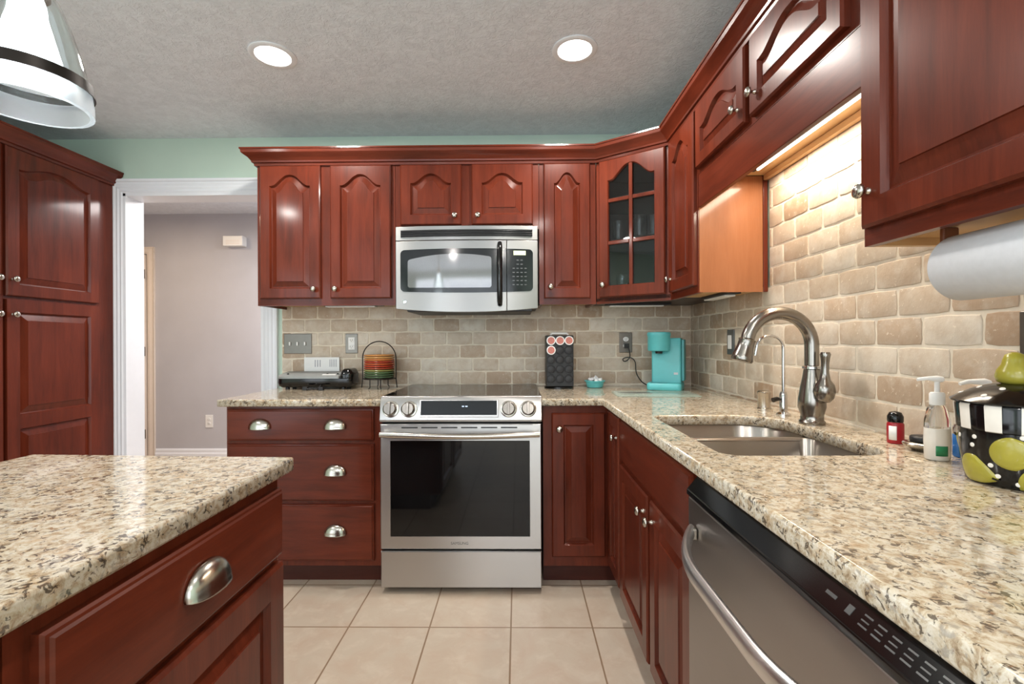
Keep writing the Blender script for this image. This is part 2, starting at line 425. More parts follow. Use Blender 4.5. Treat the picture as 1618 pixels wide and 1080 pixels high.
mb = MB(); mb.box(XL - .12, -2.85, YR - .12, YR, 0, CZ); mb.box(.85, XW + .12, YR - .12, YR, 0, CZ); mb.box(-2.85, .85, YR - .12, YR, 0, .25); mb.box(-2.85, .85, YR - .12, YR, 2.32, CZ)
structure(mb.build('wall_front', 'green', smooth=False))
mb = MB(); mb.box(-4.8, XD1 + 1.2, 4.54, 4.64, 0, CZ); mb.box(-4.8, -4.7, YW + .12, 4.54, 0, CZ); mb.box(-.5, -.4, YW + .12, 4.54, 0, CZ)
structure(mb.build('wall_hall', 'hallwall', smooth=False))
# window frames behind the camera
mb = MB()
for x in (-2.85, -1.64, -.43, .77): mb.box(x, x + .08, YR - .10, YR - .02, .25, 2.32)
mb.box(-2.85, .85, YR - .10, YR - .02, .25, .33); mb.box(-2.85, .85, YR - .10, YR - .02, 2.24, 2.32)
structure(mb.build('window_1', 'white', smooth=False))
mb = MB()
for y in (-2.6, -1.75, -.88): mb.box(XL - .10, XL - .02, y, y + .08, 0, 2.1)
mb.box(XL - .10, XL - .02, -2.6, -.8, 2.02, 2.1)
structure(mb.build('window_2', 'white', smooth=False))
# doorway casing with stepped profile and deep white jamb
mb = MB(); W_ = .087
prof = [(0, 0), (0, .012), (.010, .016), (.022, .010), (.034, .014), (.046, .010), (.058, .014), (.068, .011), (.074, .020), (W_, .022), (W_, 0)]
sweep(mb, [(XD1, 0), (XD1, DH), (XD0, DH), (XD0, 0)], prof, lambda a, b, n: Vector((a, YW - n, b)))
mb.box(XD0 - .001, XD0 + .016, YW - .012, YW + .13, 0, DH); mb.box(XD1 - .016, XD1 + .001, YW - .012, YW + .13, 0, DH); mb.box(XD0, XD1, YW - .012, YW + .13, DH - .016, DH + .001)
structure(mb.build('trim_1', 'white', angle=20))
mb = MB(); sweep(mb, [(-3.54, 0), (-.5, 0)], [(.0, .0), (.018, 0), (.018, .10), (.012, .115), (.012, .135), (.006, .15), (0, .15)], lambda a, b, n: Vector((a, 4.539 + b, n)))
structure(mb.build('baseboard_hall', 'white', angle=20))
# hall door with casing
d = MB().box(-4.36, -3.622, 4.50, 4.535, .005, 2.04).build('door_1', 'offwhite', smooth=False, bevel=.003); structure(d)
for z in (.30, 1.10, 1.85): MB().box(-3.626, -3.612, 4.488, 4.499, z - .045, z + .045).build('hinge', 'hinge', d, smooth=False)
mb = MB(); sweep(mb, [(-3.612, 0), (-3.612, 2.05), (-4.37, 2.05), (-4.37, 0)], [(0, 0), (0, .014), (.02, .018), (.05, .012), (.068, .02), (.068, 0)], lambda a, b, n: Vector((a, 4.539 - n, b)))
structure(mb.build('trim_2', 'offwhite', angle=20))

# ------------------------------------------------------------------ travertine backsplash (relief tiles on a grout bed)
CT = .908
def backsplash(fr, regions, name, seed, u_off, flip):
    """regions: list of (u0,u1,v0,v1); running bond rows of 6 x 3 inch tumbled tiles"""
    rnd = random.Random(seed); mb = MB(); tones = []
    pu, pv, g = .1585, .0805, .0045
    for (u0, u1, v0, v1) in regions:
        mb.fbox(fr, u0, u1, v0, v1, .0005, .0088, 1); tones += [.5] * 6
        r0 = int(math.floor((v0 - .918) / pv)) - 1
        for r in range(r0, r0 + 40):
            a, b = .918 + r * pv + g / 2, .918 + (r + 1) * pv - g / 2
            a2, b2 = max(a, v0 + .001), min(b, v1 - .001)
            if b2 - a2 < .006: continue
            sh = u_off + (0 if r % 2 == 0 else pu / 2)
            k0 = int(math.floor((u0 - sh) / pu)) - 1
            for k in range(k0, k0 + 60):
                c, d = sh + k * pu + g / 2, sh + (k + 1) * pu - g / 2
                c2, d2 = max(c, u0 + .001), min(d, u1 - .001)
                if d2 - c2 < .008: continue
                tone = min(1, max(0, rnd.gauss(.52, .30))); j = lambda s=.0012: rnd.uniform(-s, s)
                rr = []; n = 5
                cor = [(c2, a2), (d2, a2), (d2, b2), (c2, b2)]; base = []
                for q in range(4):
                    (x0, y0), (x1, y1) = cor[q], cor[(q + 1) % 4]
                    for s in range(n):
                        tt = s / n; base.append((x0 + (x1 - x0) * tt, y0 + (y1 - y0) * tt))
                jit = [(j(), j()) for _ in base]
                mx, my = (c2 + d2) / 2, (a2 + b2) / 2; hw, hh = (d2 - c2) / 2, (b2 - a2) / 2
                for e, h in ((0, .004), (.0003, .0098), (.0012, .0112), (.0028, .0116)):
                    ring = []
                    for (x, y), (jx, jy) in zip(base, jit):
                        sx, sy = (hw - e - .0012) / hw, (hh - e - .0012) / hh
                        cr = .0025 if (abs(abs(x - mx) - hw) < 1e-6 and abs(abs(y - my) - hh) < 1e-6) else 0
                        ring.append(fr(mx + (x - mx) * sx + jx - math.copysign(cr, x - mx), my + (y - my) * sy + jy - math.copysign(cr, y - my), h))
                    rr.append(ring)
                nf = len(mb.f); mb.rings(rr, cap0=False); tones += [tone] * (len(mb.f) - nf)
    o = mb.build(name, ['tile', 'grout'], angle=25)
    at = o.data.attributes.new('tone', 'FLOAT', 'FACE'); at.data.foreach_set('value', tones)
    return structure(o)
BACK = Fr((0, YW, 0), (1, 0, 0), (0, -1, 0)); RIGHT = Fr((XW, 0, 0), (0, 1, 0), (-1, 0, 0))
backsplash(BACK, [(-1.445, XW - .012, CT - .03, 1.401)], 'backsplash_back', 3, -.037, 1)
backsplash(RIGHT, [(-.2, YW - .001, CT - .03, 1.401), (1.037, 1.969, 1.401, 1.868)], 'backsplash_right', 5, .04, 1)

# ------------------------------------------------------------------ upper cabinets along the back wall
UF = 2.559; UB, UT = 1.380, 2.150
UP = Fr((0, UF, 0), (1, 0, 0), (0, -1, 0))
def upper(label, x0, x1, z0, doors, knobs, arch, mat='wood', under=True):
    t = thing('upper_cabinet', label, 'cabinet', ((x0 + x1) / 2, YW, z0))
    MB().box(x0, x1, UF, YW - .014, z0 + .022, UT).build('body', 'wood', t, smooth=False)
    MB().box(x0, x1, UF, UF + .02, z0, z0 + .022).build('bottom_rail', 'woodh', t, smooth=False)
    MB().box(x0 + .016, x1 - .016, UF + .021, YW - .014, z0 + .016, z0 + .0215).build('bottom_panel', 'maple', t, smooth=False)
    MB().box(x0, x0 + .016, UF + .0205, YW - .014, z0, z0 + .0215).build('side_edge', 'wood', t, smooth=False)
    MB().box(x1 - .016, x1, UF + .0205, YW - .014, z0, z0 + .0215).build('side_edge', 'wood', t, smooth=False)
    for (u0, u1, v0, v1), kn in zip(doors, knobs): make_door(UP, u0, u1, v0, v1, t, arch=arch, knob=kn, rail=.055, crest=.05)
    return t
upper('tall cherry wall cabinet with two arched doors left of the microwave', -1.428, -.668, UB, [(-1.408, -1.075, 1.418, 2.143), (-1.021, -.688, 1.418, 2.143)], [(-1.107, 1.468), (-.990, 1.468)], .060)
upper('short cherry wall cabinet with two arched doors above the microwave', -.666, .117, 1.792, [(-.636, -.303, 1.814, 2.143), (-.248, .085, 1.814, 2.143)], [(-.338, 1.862), (-.213, 1.862)], .052)
upper('narrow single-door cherry wall cabinet right of the microwave', .119, .428, UB, [(.145, .396, 1.412, 2.143)], [(.180, 1.474)], .058)

# diagonal corner cabinet with glazed door (hollow)
A, B = Vector((.432, UF)), Vector((.760, 2.330)); XF = .760
dU = (B - A); dlen = dU.length; dU = Vector((dU.x, dU.y, 0)).normalized(); dN = Vector((dU.y, -dU.x, 0))
DG = Fr((A.x, A.y, 0), dU, dN)
t = thing('corner_cabinet', 'diagonal cherry corner wall cabinet with six-pane glass door', 'cabinet', (.75, 2.6, UB))
foot = [(A.x, A.y), (B.x, B.y), (XW - .014, B.y), (XW - .014, YW - .014), (A.x, YW - .014)]
def slab(mb, P, z0, z1, m=0): mb.rings([[Vector((x, y, z)) for x, y in P] for z in (z0, z1)], m=m)
mb = MB()
slab(mb, foot, UT - .018, UT); slab(mb, foot, UB + .012, UB + .03)
mb.box(A.x, XW - .014, YW - .026, YW - .014, UB + .03, UT - .018); mb.box(XW - .026, XW - .014, B.y, YW - .026, UB + .03, UT - .018)
mb.box(A.x, A.x + .014, A.y, YW - .026, UB + .03, UT - .018); mb.box(B.x, XW - .026, B.y, B.y + .014, UB + .03, UT - .018)
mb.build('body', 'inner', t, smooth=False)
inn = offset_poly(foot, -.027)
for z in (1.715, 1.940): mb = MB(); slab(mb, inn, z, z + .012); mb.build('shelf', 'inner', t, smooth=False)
mb = MB(); mb.fbox(DG, 0, .034, UB, UT, -.018, 0); mb.fbox(DG, dlen - .034, dlen, UB, UT, -.018, 0)
mb.fbox(DG, .034, dlen - .034, UB, UB + .032, -.018, 0); mb.fbox(DG, .034, dlen - .034, UT - .03, UT, -.018, 0)
mb.build('face_frame', 'wood', t, smooth=False)
u0, u1, v0, v1 = .022, dlen - .022, 1.412, 2.143; T = .020
mb = MB(); q = .055
oo = lambda e, n: [DG(u, v, n) for u, v in outline(u0 + e, u1 - e, v0 + e, v1 - e, 0)]
ii = lambda e, n: [DG(u, v, n) for u, v in outline(u0 + q - e, u1 - q + e, v0 + .062 - e, v1 - .042 + e, .072)]
mb.rings([oo(0, .001), oo(0, T - .006), oo(.006, T), ii(.004, T), ii(0, T - .006), ii(0, .001)], loop=True)
dr = mb.build('door', 'wood', t, angle=14)
um = (u0 + u1) / 2; vb, vt = v0 + .062, v1 - .042
mb = MB(); mb.fbox(DG, um - .010, um + .010, vb - .003, vt + .003, .004, .017)
for z in (1.700, 1.925): mb.fbox(DG, u0 + q - .003, um - .010, z - .010, z + .010, .004, .017); mb.fbox(DG, um + .010, u1 - q + .003, z - .010, z + .010, .004, .017)
mb.build('muntin', 'wood', dr, bevel=.003)
MB().fbox(DG, u0 + q - .006, u1 - q + .006, vb - .006, vt + .004, .0025, .0055).build('glass_pane', 'pane', dr, smooth=False)
make_knob(DG, u0 + .028, 1.478, T, dr)

# ------------------------------------------------------------------ upper cabinets along the right wall
RT = Fr((XF, 0, 0), (0, 1, 0), (-1, 0, 0))
t = thing('upper_cabinet', 'narrow cherry wall cabinet between glass corner cabinet and sink alcove', 'cabinet', (.9, 2.15, UB))
MB().box(XF, XW - .014, 1.978, 2.328, UB + .022, UT).build('body', 'wood', t, smooth=False)
MB().box(XF, XF + .02, 1.978, 2.328, UB, UB + .022).build('bottom_rail', 'woodh', t, smooth=False)
MB().box(XF + .021, XW - .014, 1.980, 2.326, UB + .012, UB + .0215).build('bottom_panel', 'maple', t, smooth=False)
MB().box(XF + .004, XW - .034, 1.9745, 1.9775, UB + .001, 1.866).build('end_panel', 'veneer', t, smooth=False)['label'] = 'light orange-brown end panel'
MB().box(XW - .033, XW - .014, 1.9705, 1.9775, UB + .001, 1.866).build('scribe_strip', 'wood', t, bevel=.003)
make_door(RT, 1.986, 2.305, 1.412, 2.143, t, arch=.058, rail=.055, knob=(2.275, 1.476))
# bridge cabinet above the sink with deep valance
t = thing('bridge_cabinet', 'short cherry cabinet with two arched doors bridging above the sink', 'cabinet', (.9, 1.5, 1.87))
MB().box(XF, XW - .001, 1.036, 1.973, 1.872, UT).build('body', 'wood', t, smooth=False)
MB().box(XF + .019, XW - .014, 1.037, 1.972, 1.868, 1.8715).build('bottom_panel', 'maple', t, smooth=False)
MB().box(XW - .034, XW - .0135, 1.037, 1.968, 1.846, 1.8675).build('wall_cleat', 'maple', t, bevel=.003)
MB().box(XF, XF + .018, 1.036, 1.973, 1.735, 1.8715).build('valance', 'woodh', t, bevel=.002)
make_door(RT, 1.538, 1.958, 1.890, 2.143, t, arch=.050, rail=.052, knob=(1.580, 1.950), bev=.022)
make_door(RT, 1.075, 1.505, 1.890, 2.143, t, arch=.050, rail=.052, knob=(1.465, 1.950), bev=.022)
# big near cabinet
t = thing('upper_cabinet', 'large cherry wall cabinet nearest on the right, above the paper towels', 'cabinet', (.9, .75, UB))
MB().box(XF, XW - .014, .520, 1.034, UB + .024, UT).build('body', 'wood', t, smooth=False)
MB().box(XF, XF + .02, .520, 1.034, UB, UB + .024).build('bottom_rail', 'woodh', t, smooth=False)
MB().box(XF + .021, XW - .014, .537, 1.017, UB + .016, UB + .0235).build('bottom_panel', 'maple', t, smooth=False)
MB().box(XF + .0205, XW - .014, 1.018, 1.034, UB, UB + .0235).build('side_edge', 'maple', t, smooth=False)
MB().box(XF + .0205, XW - .014, .520, .536, UB, UB + .0235).build('side_edge', 'maple', t, smooth=False)
make_door(RT, .535, 1.022, 1.416, 2.143, t, arch=.06, rail=.058, knob=(.995, 1.490), bev=.034)
# crown moulding
mb = MB()
CP = [(0, 0), (.010, 0), (.012, .012), (.020, .016), (.022, .024), (.034, .040), (.052, .052), (.058, .058), (.060, .072), (.064, .074), (.064, .082), (0, .082)]
sweep(mb, [(-1.429, YW - .001), (-1.429, UF - .001), (A.x, UF - .001), (B.x - .001, B.y), (B.x - .001, .50)], [(o_ , z + UT - .004) for o_, z in CP], lambda a, b, n: Vector((a, b, n)))
tag(mb.build('crown_molding', 'woodh', angle=20), 'dark cherry crown moulding running along the tops of the wall cabinets', 'moulding')

# under-cabinet lights
def under_light(label, pts, z, on=False, r=None):
    t = thing('under_cabinet_light', label, 'light', (pts[0][0], pts[0][1], z))
    a, b, hw = Vector(pts[0]), Vector(pts[1]), r or .03
    d = (b - a).normalized(); nrm = Vector((d.y, -d.x)) * hw
    P = [a + nrm, b + nrm, b - nrm, a - nrm]; mb = MB(); slab(mb, [(p.x, p.y) for p in P], z - .012, z); mb.build('housing', 'blackm', t, bevel=.002)
    P = [a + d * .02 + nrm * .8, b - d * .04 + nrm * .8, b - d * .04 - nrm * .8, a + d * .02 - nrm * .8]; mb = MB(); slab(mb, [(p.x, p.y) for p in P], z - .020, z - .0125)
    mb.build('lens', 'strip' if on else 'whitep', t, bevel=.003); return t
under_light('slim white light bar under the cabinet left of the microwave', [(-1.10, 2.64), (-.76, 2.64)], UB + .0155)
under_light('light bar under the diagonal glass-door corner cabinet', [(.50, 2.655), (.86, 2.655)], UB + .0115)
under_light('light bar under the narrow cabinet beside the sink alcove', [(.93, 2.31), (.93, 2.02)], UB + .0115)
under_light('long lit strip light under the cabinet bridging the sink', [(.950, 1.06), (.950, 1.90)], 1.8675, True, .007)
area_light('sink_strip_light', (.962, 1.48, 1.845), (0, 0, 0), .05, .80, 6.8, (1.0, .88, .70))

# ------------------------------------------------------------------ pantry on the left
XP = -2.490; PY0, PY1 = 1.68, 2.860
PT = Fr((XP, 0, 0), (0, 1, 0), (1, 0, 0))
t = thing('pantry_cabinet', 'tall cherry pantry cabinet with arched upper doors beside the doorway', 'cabinet', (-2.8, 2.27, 0))
MB().box(XL + .002, XP, PY0, PY1, .10, UT).build('body', 'wood', t, smooth=False)
MB().box(XL + .002, XP - .07, PY0 + .001, PY1 - .001, .001, .099).build('toe_kick', 'wooddark', t, smooth=False)
for (a, b, ku) in ((2.236, 2.740, 2.262), (1.715, 2.216, 2.190)):
    make_door(PT, a, b, 1.412, 2.143, t, arch=.045, rail=.058, knob=(ku, 1.495), bev=.03, crest=.055, width=1.0)
    mb = MB(); panel_rings(mb, PT, a, b, .79, 1.396, (.058, .058, .034, .062), .02, 0, edge=0, bev=.03); panel_rings(mb, PT, a, b, .13, .79, (.058, .058, .06, .034), .02, 0, edge=0, bev=.03)
    dd = mb.build('door', 'wood', t, angle=14); make_knob(PT, ku, 1.322, .02, dd)
mb = MB(); sweep(mb, [(XL + .002, PY0), (XP + .001, PY0), (XP + .001, PY1)][::1], [(o_, z + UT - .004) for o_, z in CP], lambda a, b, n: Vector((a, b, n)))
mb.build('crown', 'woodh', t, angle=20)

# ------------------------------------------------------------------ base cabinets
BF = 2.254
BS = Fr((0, BF, 0), (1, 0, 0), (0, -1, 0)); CB = CT - .034
t = thing('base_cabinet', 'cherry three-drawer base cabinet left of the range', 'cabinet', (-1.03, 2.55, 0))
MB().box(-1.412, -.656, BF, YW - .001, .10, CB).build('body', 'wood', t, smooth=False)
MB().box(-1.410, -.658, BF + .06, YW - .002, .001, .099).build('toe_kick', 'wooddark', t, smooth=False)
make_drawer(BS, -1.402, -.693, .706, .858, t, [(-1.240, .790), (-.877, .790)])
make_drawer(BS, -1.402, -.693, .416, .690, t, [(-1.240, .570), (-.877, .570)])
make_drawer(BS, -1.402, -.693, .128, .400, t, [(-1.240, .283), (-.877, .283)])
# corner base cabinet (two doors meeting at a right angle)
XB = .442; RB = Fr((XB, 0, 0), (0, 1, 0), (-1, 0, 0))
t = thing('corner_base_cabinet', 'cherry corner base cabinet with two narrow doors right of the range', 'cabinet', (.5, 2.5, 0))
P = [(.119, BF), (XB, BF), (XB, 1.976), (XW - .002, 1.976), (XW - .002, YW - .002), (.119, YW - .002)]
mb = MB(); slab(mb, P, .10, CB); mb.build('body', 'wood', t, smooth=False)
P2 = [(.121, BF + .06), (XB + .06, BF + .06), (XB + .06, 1.978), (XW - .003, 1.978), (XW - .003, YW - .003), (.121, YW - .003)]
mb = MB(); slab(mb, P2, .001, .099); mb.build('toe_kick', 'wooddark', t, smooth=False)
make_door(BS, .160, .415, .150, .836, t, arch=0, rail=.056, knob=(.196, .762), bev=.026)
make_door(RB, 1.990, 2.228, .128, .852, t, arch=0, rail=.056, knob=(2.020, .762), bev=.026)
# sink base
t = thing('sink_base_cabinet', 'cherry sink base cabinet with false front and two doors', 'cabinet', (.75, 1.55, 0))
mb = MB(); mb.box(XB, XB + .02, 1.142, 1.974, .10, CB); mb.box(XB + .02, XW - .002, 1.142, 1.16, .10, .690); mb.box(XB + .02, XW - .002, 1.956, 1.974, .10, CB); mb.box(XB + .02, XW - .002, 1.16, 1.956, .10, .12)
mb.build('body', 'wood', t, smooth=False)
MB().box(XB + .06, XW - .002, 1.143, 1.973, .001, .099).build('toe_kick', 'wooddark', t, smooth=False)
make_drawer(RB, 1.158, 1.966, .685, .850, t, name='false_front')
make_door(RB, 1.552, 1.966, .110, .664, t, arch=0, rail=.056, knob=(1.588, .604))
make_door(RB, 1.158, 1.520, .110, .664, t, arch=0, rail=.056, knob=(1.487, .604))
# dishwasher
t = thing('dishwasher', 'stainless dishwasher with bowed handle and black control strip', 'dishwasher', (.72, .8, 0))
DW0, DW1 = .40, 1.132
MB().box(.456, XW - .004, DW0, 1.100, .10, .868).build('body', 'blackm', t, smooth=False)
MB().box(.52, XW - .004, DW0, 1.100, .001, .099).build('toe_kick', 'blackm', t, smooth=False)
MB().box(.408, .455, DW0, DW1, .11, .806).build('door_panel', 'steeldw', t, bevel=.004)
DWF = Fr((0, 0, 0), (0, 1, 0), (1, 0, 0))
mb = MB(); mb.rings([[Vector((x, y, z)) for x, z in ((.404, .809), (.404, .822), (.438, .862), (.4555, .866), (.4555, .809))] for y in (DW0, DW1)])
cs = mb.build('control_strip', 'black', t, bevel=.003)
sd = Vector((.034, 0, .040)).normalized(); sn = Vector((-.040, 0, .034)).normalized()
SL = lambda u, w, n: Vector((.404, u, .822)) + sd * w + sn * n
mb = MB(); rnd = random.Random(4)
for y, w0, ln, th in [(.640, .018, .020, .005), (.600, .014, .010, .012)] + [(.575 - .021 * k, .012, .014, .0022) for k in range(6)] + [(.575 - .021 * k, .019, .012, .0018) for k in range(6)] + [(.575 - .021 * k, .026, .013, .0022) for k in range(6)] + [(.445, .014, .010, .010)]:
    mb.add([SL(a, b, n) for a in (y, y - ln) for b in (w0, w0 + th) for n in (0, .0006)], [(0, 1, 3, 2), (4, 6, 7, 5), (0, 4, 5, 1), (2, 3, 7, 6), (0, 2, 6, 4), (1, 5, 7, 3)])
mb.build('control_marks', 'gray', cs, smooth=False)['label'] = 'small pale control markings'
hp = []
for i in range(25):
    s = i / 24; y = 1.090 - .64 * s; e = min(1, s / .35, (1 - s) / .35); hp.append((.400 - .070 * math.sin(.5 * PI * e) ** .9, y, .735))
mb = MB(); rr = []
for i, p in enumerate(hp):
    a = Vector(hp[max(0, i - 1)]); b = Vector(hp[min(24, i + 1)]); d = (b - a).normalized(); nn = Vector((d.y, -d.x, 0))
    rr.append([Vector(p) + nn * (.010 * math.cos(q_)) + Vector((0, 0, .018 * math.sin(q_))) for q_ in [2 * PI * k / 16 for k in range(16)]])
mb.rings(rr); hd = mb.build('handle', 'handle', t, angle=60)
for y in (1.083, .457):
    MB().box(.392, .4075, y - .012, y + .012, .722, .748).build('mount', 'nickel', hd, bevel=.003)
# more of the run, hidden behind the near end of the worktop
# ------------------------------------------------------------------ worktops
def worktop(name, P, label, holes=(), z1=CT, th=.034):
    """P and holes counter-clockwise; eased edge"""
    bm = bmesh.new(); steps = [(-.006, z1), (-.0025, z1 - .001), (-.0007, z1 - .003), (0, z1 - .007), (0, z1 - th + .005), (-.002, z1 - th + .0012), (-.005, z1 - th)]
    rings = []
    for d, z in steps:
        rings.append([bm.verts.new((x, y, z)) for x, y in offset_poly(P, d)])
    n = len(P)
    for a, b in zip(rings, rings[1:]):
        for j in range(n): bm.faces.new((a[j], a[(j + 1) % n], b[(j + 1) % n], b[j]))
    top = [rings[0]]; bot = [rings[-1]]
    for H in holes:
        hr = [[bm.verts.new((x, y, z)) for x, y in offset_poly(H, d)] for d, z in ((.004, z1), (.001, z1 - .002), (0, z1 - .005), (0, z1 - th))]
        m_ = len(H)
        for a, b in zip(hr, hr[1:]):
            for j in range(m_): bm.faces.new((a[(j + 1) % m_], a[j], b[j], b[(j + 1) % m_]))
        top.append(hr[0]); bot.append(hr[-1])
    for loops in (top, bot):
        ed = []
        for L_ in loops:
            for j in range(len(L_)):
                e = bm.edges.get((L_[j], L_[(j + 1) % len(L_)])); ed.append(e)
        bmesh.ops.triangle_fill(bm, use_beauty=True, use_dissolve=False, edges=ed)
    bmesh.ops.recalc_face_normals(bm, faces=bm.faces)
    me = bpy.data.meshes.new(name); bm.to_mesh(me); bm.free(); me.materials.append(M['granite'])
    me.polygons.foreach_set('use_smooth', [abs(q.normal.z) < .999 for q in me.polygons])
    o = bpy.data.objects.new(name, me); C.objects.link(o); return tag(o, label, 'worktop')
FE = 2.205
worktop('granite_worktop', [(-1.428, FE), (-.650, FE), (-.650, YW - .0125), (-1.428, YW - .0125)], 'beige granite worktop left of the range')
CUT = rrect(.485, .905, 1.105, 1.705, (.045, .10, .15, .045), 8)
worktop('granite_worktop', [(.112, FE), (.398, FE), (.398, .20), (XW - .0125, .20), (XW - .0125, YW - .0125), (.112, YW - .012)],
        'L-shaped beige granite worktop around the sink', [CUT])
worktop('granite_worktop', [(-1.185, -1.2), (-.530, -1.2), (-.530, 1.098), (-1.185, 1.130)], 'beige granite island worktop in the left foreground')
# island units
IS = Fr((-.556, 0, 0), (0, 1, 0), (1, 0, 0))
def island_unit(y0, y1, label, ui=(.523, 1.066)):
    t = thing('island_cabinet', label, 'cabinet', (-.85, (y0 + y1) / 2, 0))
    MB().box(-1.16, -.556, y0, y1, .10, CB).build('body', 'wood', t, smooth=False)
    MB().box(-1.10, -.62, y0 + .001, y1 - .001, .001, .099).build('toe_kick', 'wooddark', t, smooth=False)
    return t
t = island_unit(.497, 1.074, 'cherry island cabinet unit with cup-pull drawer at the far end of the island')
make_drawer(IS, .525, 1.066, .694, .846, t, [(.795, .782)])
make_door(IS, .525, 1.066, .118, .678, t, arch=0, rail=.060, bev=.03)
t = island_unit(-.12, .495, 'cherry island cabinet unit cut off by the lower left picture corner')
make_drawer(IS, -.09, .460, .694, .846, t)
make_door(IS, -.09, .460, .118, .678, t, arch=0, rail=.060, bev=.03)

# ------------------------------------------------------------------ range
RX0, RX1, RF = -.646, .108, 2.200
t = thing('range', 'stainless slide-in electric range with black glass oven window', 'range', ((RX0 + RX1) / 2, 2.5, 0))
RG = Fr((0, RF, 0), (1, 0, 0), (0, -1, 0))
MB().box(RX0 + .004, RX1 - .004, RF + .04, YW - .03, .03, .900).build('body', 'blackm', t, smooth=False)
mb = MB(); mb.box(RX0 - .004, RX1 + .004, RF + .012, YW - .016, .909, .920); mb.build('cooktop', 'oven', t, bevel=.003)
mb = MB(); mb.rings([[Vector((x, y, z)) for y, z in ((RF - .012, .802), (RF - .020, .812), (RF + .004, .912), (RF + .012, .922), (RF + .039, .922), (RF + .039, .802))] for x in (RX0 - .004, RX1 + .004)])
cp = mb.build('control_panel', 'steel', t, bevel=.004)
pn = Vector((0, -.100, .024)).normalized(); pv = Vector((0, .024, .100)).normalized()
CPF = lambda x, w, n: Vector((x, RF - .020, .812)) + pv * w + pn * n
class CFr:
    def __call__(s, u, v, n=0): return CPF(u, v, n)
cf = CFr()
MB().fbox(cf, -.462, -.092, .014, .095, .0005, .006).build('display_bezel', 'steel', cp, bevel=.002)
dp = MB().fbox(cf, -.455, -.099, .024, .091, .0065, .009).build('display', 'oven', cp, bevel=.001)
mb = MB()
for k in range(2): mb.fbox(cf, -.262 + k * .016, -.252 + k * .016, .062, .066, .0092, .0096)
mb.build('clock_digits', 'led', cp, smooth=False)
for x in (-.597, -.511, -.044, .047):
    mb = MB(); mb.lathe([(.0385, .0005), (.0385, .004), (.034, .006)], lambda a, b, h: CPF(x + a, .052 + b, h), 32); rg = mb.build('knob', 'nickel', cp, angle=40)
    mb = MB(); mb.lathe([(.030, .0065), (.031, .012), (.030, .030), (.026, .034)], lambda a, b, h: CPF(x + a, .052 + b, h), 32); mb.fbox(cf, x - .006, x + .006, .024, .080, .0345, .043)
    mb.build('grip', 'knobsteel', rg, angle=40, bevel=.0012)
# oven door
mb = MB(); wz0, wz1, wx0, wx1 = .270, .717, -.598, .054; dz0, dz1 = .210, .795
rect = lambda x0, x1, z0, z1, n: [RG(x0, z0, n), RG(x1, z0, n), RG(x1, z1, n), RG(x0, z1, n)]
mb.rings([rect(RX0, RX1, dz0, dz1, -.039), rect(RX0, RX1, dz0, dz1, .014), rect(RX0 + .004, RX1 - .004, dz0 + .004, dz1 - .004, .018), rect(wx0, wx1, wz0, wz1, .018), rect(wx0, wx1, wz0, wz1, .012), rect(wx0, wx1, wz0, wz1, -.039)], loop=True)
od = mb.build('oven_door', 'steel', t, angle=30)
MB().fbox(RG, wx0 + .001, wx1 - .001, wz0 + .001, wz1 - .001, -.02, .0145).build('oven_window', 'oven', od, smooth=False)
mb = MB()
for k in range(6): x = -.545 + k * .093; mb.fbox(RG, x, x + .076, .775, .781, .0182, .019)
mb.build('vent_slots', 'blackm', od, smooth=False)
hp = [RG(RX0 + .010 + .734 * i / 20, .752 - .006 * math.sin(PI * i / 20), .052 + .014 * math.sin(PI * i / 20)) for i in range(21)]
mb = MB(); mb.tube(hp, .0135, 16); hh = mb.build('handle', 'nickel', od, angle=60)
for x in (RX0 + .03, RX1 - .03): MB().fbox(RG, x - .010, x + .010, .742, .762, .0185, .050).build('mount', 'nickel', hh, bevel=.003)
text_part('brand_lettering', 'SAMSUNG', .018, 'gray', Matrix.Translation(RG(-.275, .238, .0182)) @ Matrix.Rotation(PI / 2, 4, 'X'), od)
mb = MB(); mb.rings([rect(RX0, RX1, .028, .200, -.039), rect(RX0, RX1, .028, .200, .010), rect(RX0 + .004, RX1 - .004, .032, .196, .016)])
mb.build('storage_drawer', 'steel', t, angle=30)
for x in (RX0 + .05, RX1 - .05):
    MB().box(x - .02, x + .02, RF + .06, RF + .10, .001, .0295).build('foot', 'blackm', t, bevel=.003)

# ------------------------------------------------------------------ microwave
MX0, MX1, MF = -.645, .108, 2.475
t = thing('microwave', 'stainless over-the-range microwave with black vertical handle', 'microwave', ((MX0 + MX1) / 2, 2.6, 1.35))
MB().box(MX0 + .002, MX1 - .002, MF + .04, YW - .014, 1.362, 1.790).build('body', 'blackm', t, smooth=False)
MW = lambda x, z, n: Vector((x, MF - n - .022 * (1 - ((x - (MX0 + MX1) / 2) / ((MX1 - MX0) / 2)) ** 2), z))
def bowed(x0, x1, z0f, z1f, n0, n1, N=28):
    mb = MB(); rr = []
    for i in range(N + 1):
        x = x0 + (x1 - x0) * i / N; s = (x - (MX0 + MX1) / 2) / ((MX1 - MX0) / 2)
        z0 = z0f(s) if callable(z0f) else z0f; z1 = z1f(s) if callable(z1f) else z1f
        rr.append([MW(x, z0, n0), MW(x, z1, n0), MW(x, z1, n1), MW(x, z0, n1)])
    mb.rings(rr); return mb
bot = lambda s: 1.334 + .020 * s * s
MB_ = bowed(MX0, MX1, 1.714, 1.788, -.038, .0); MB_.build('top_grille', 'steelmw', t, bevel=.002)
mbv = bowed(MX0 + .028, MX1 - .028, 1.731, 1.768, .0005, .004)
vg = mbv.build('vent', 'blackm', t, bevel=.001)
for z in (1.736, 1.748, 1.760): bowed(MX0 + .03, MX1 - .03, z - .0035, z + .003, .0042, .008).build('louver', 'black', vg, bevel=.001)
DX = -.056
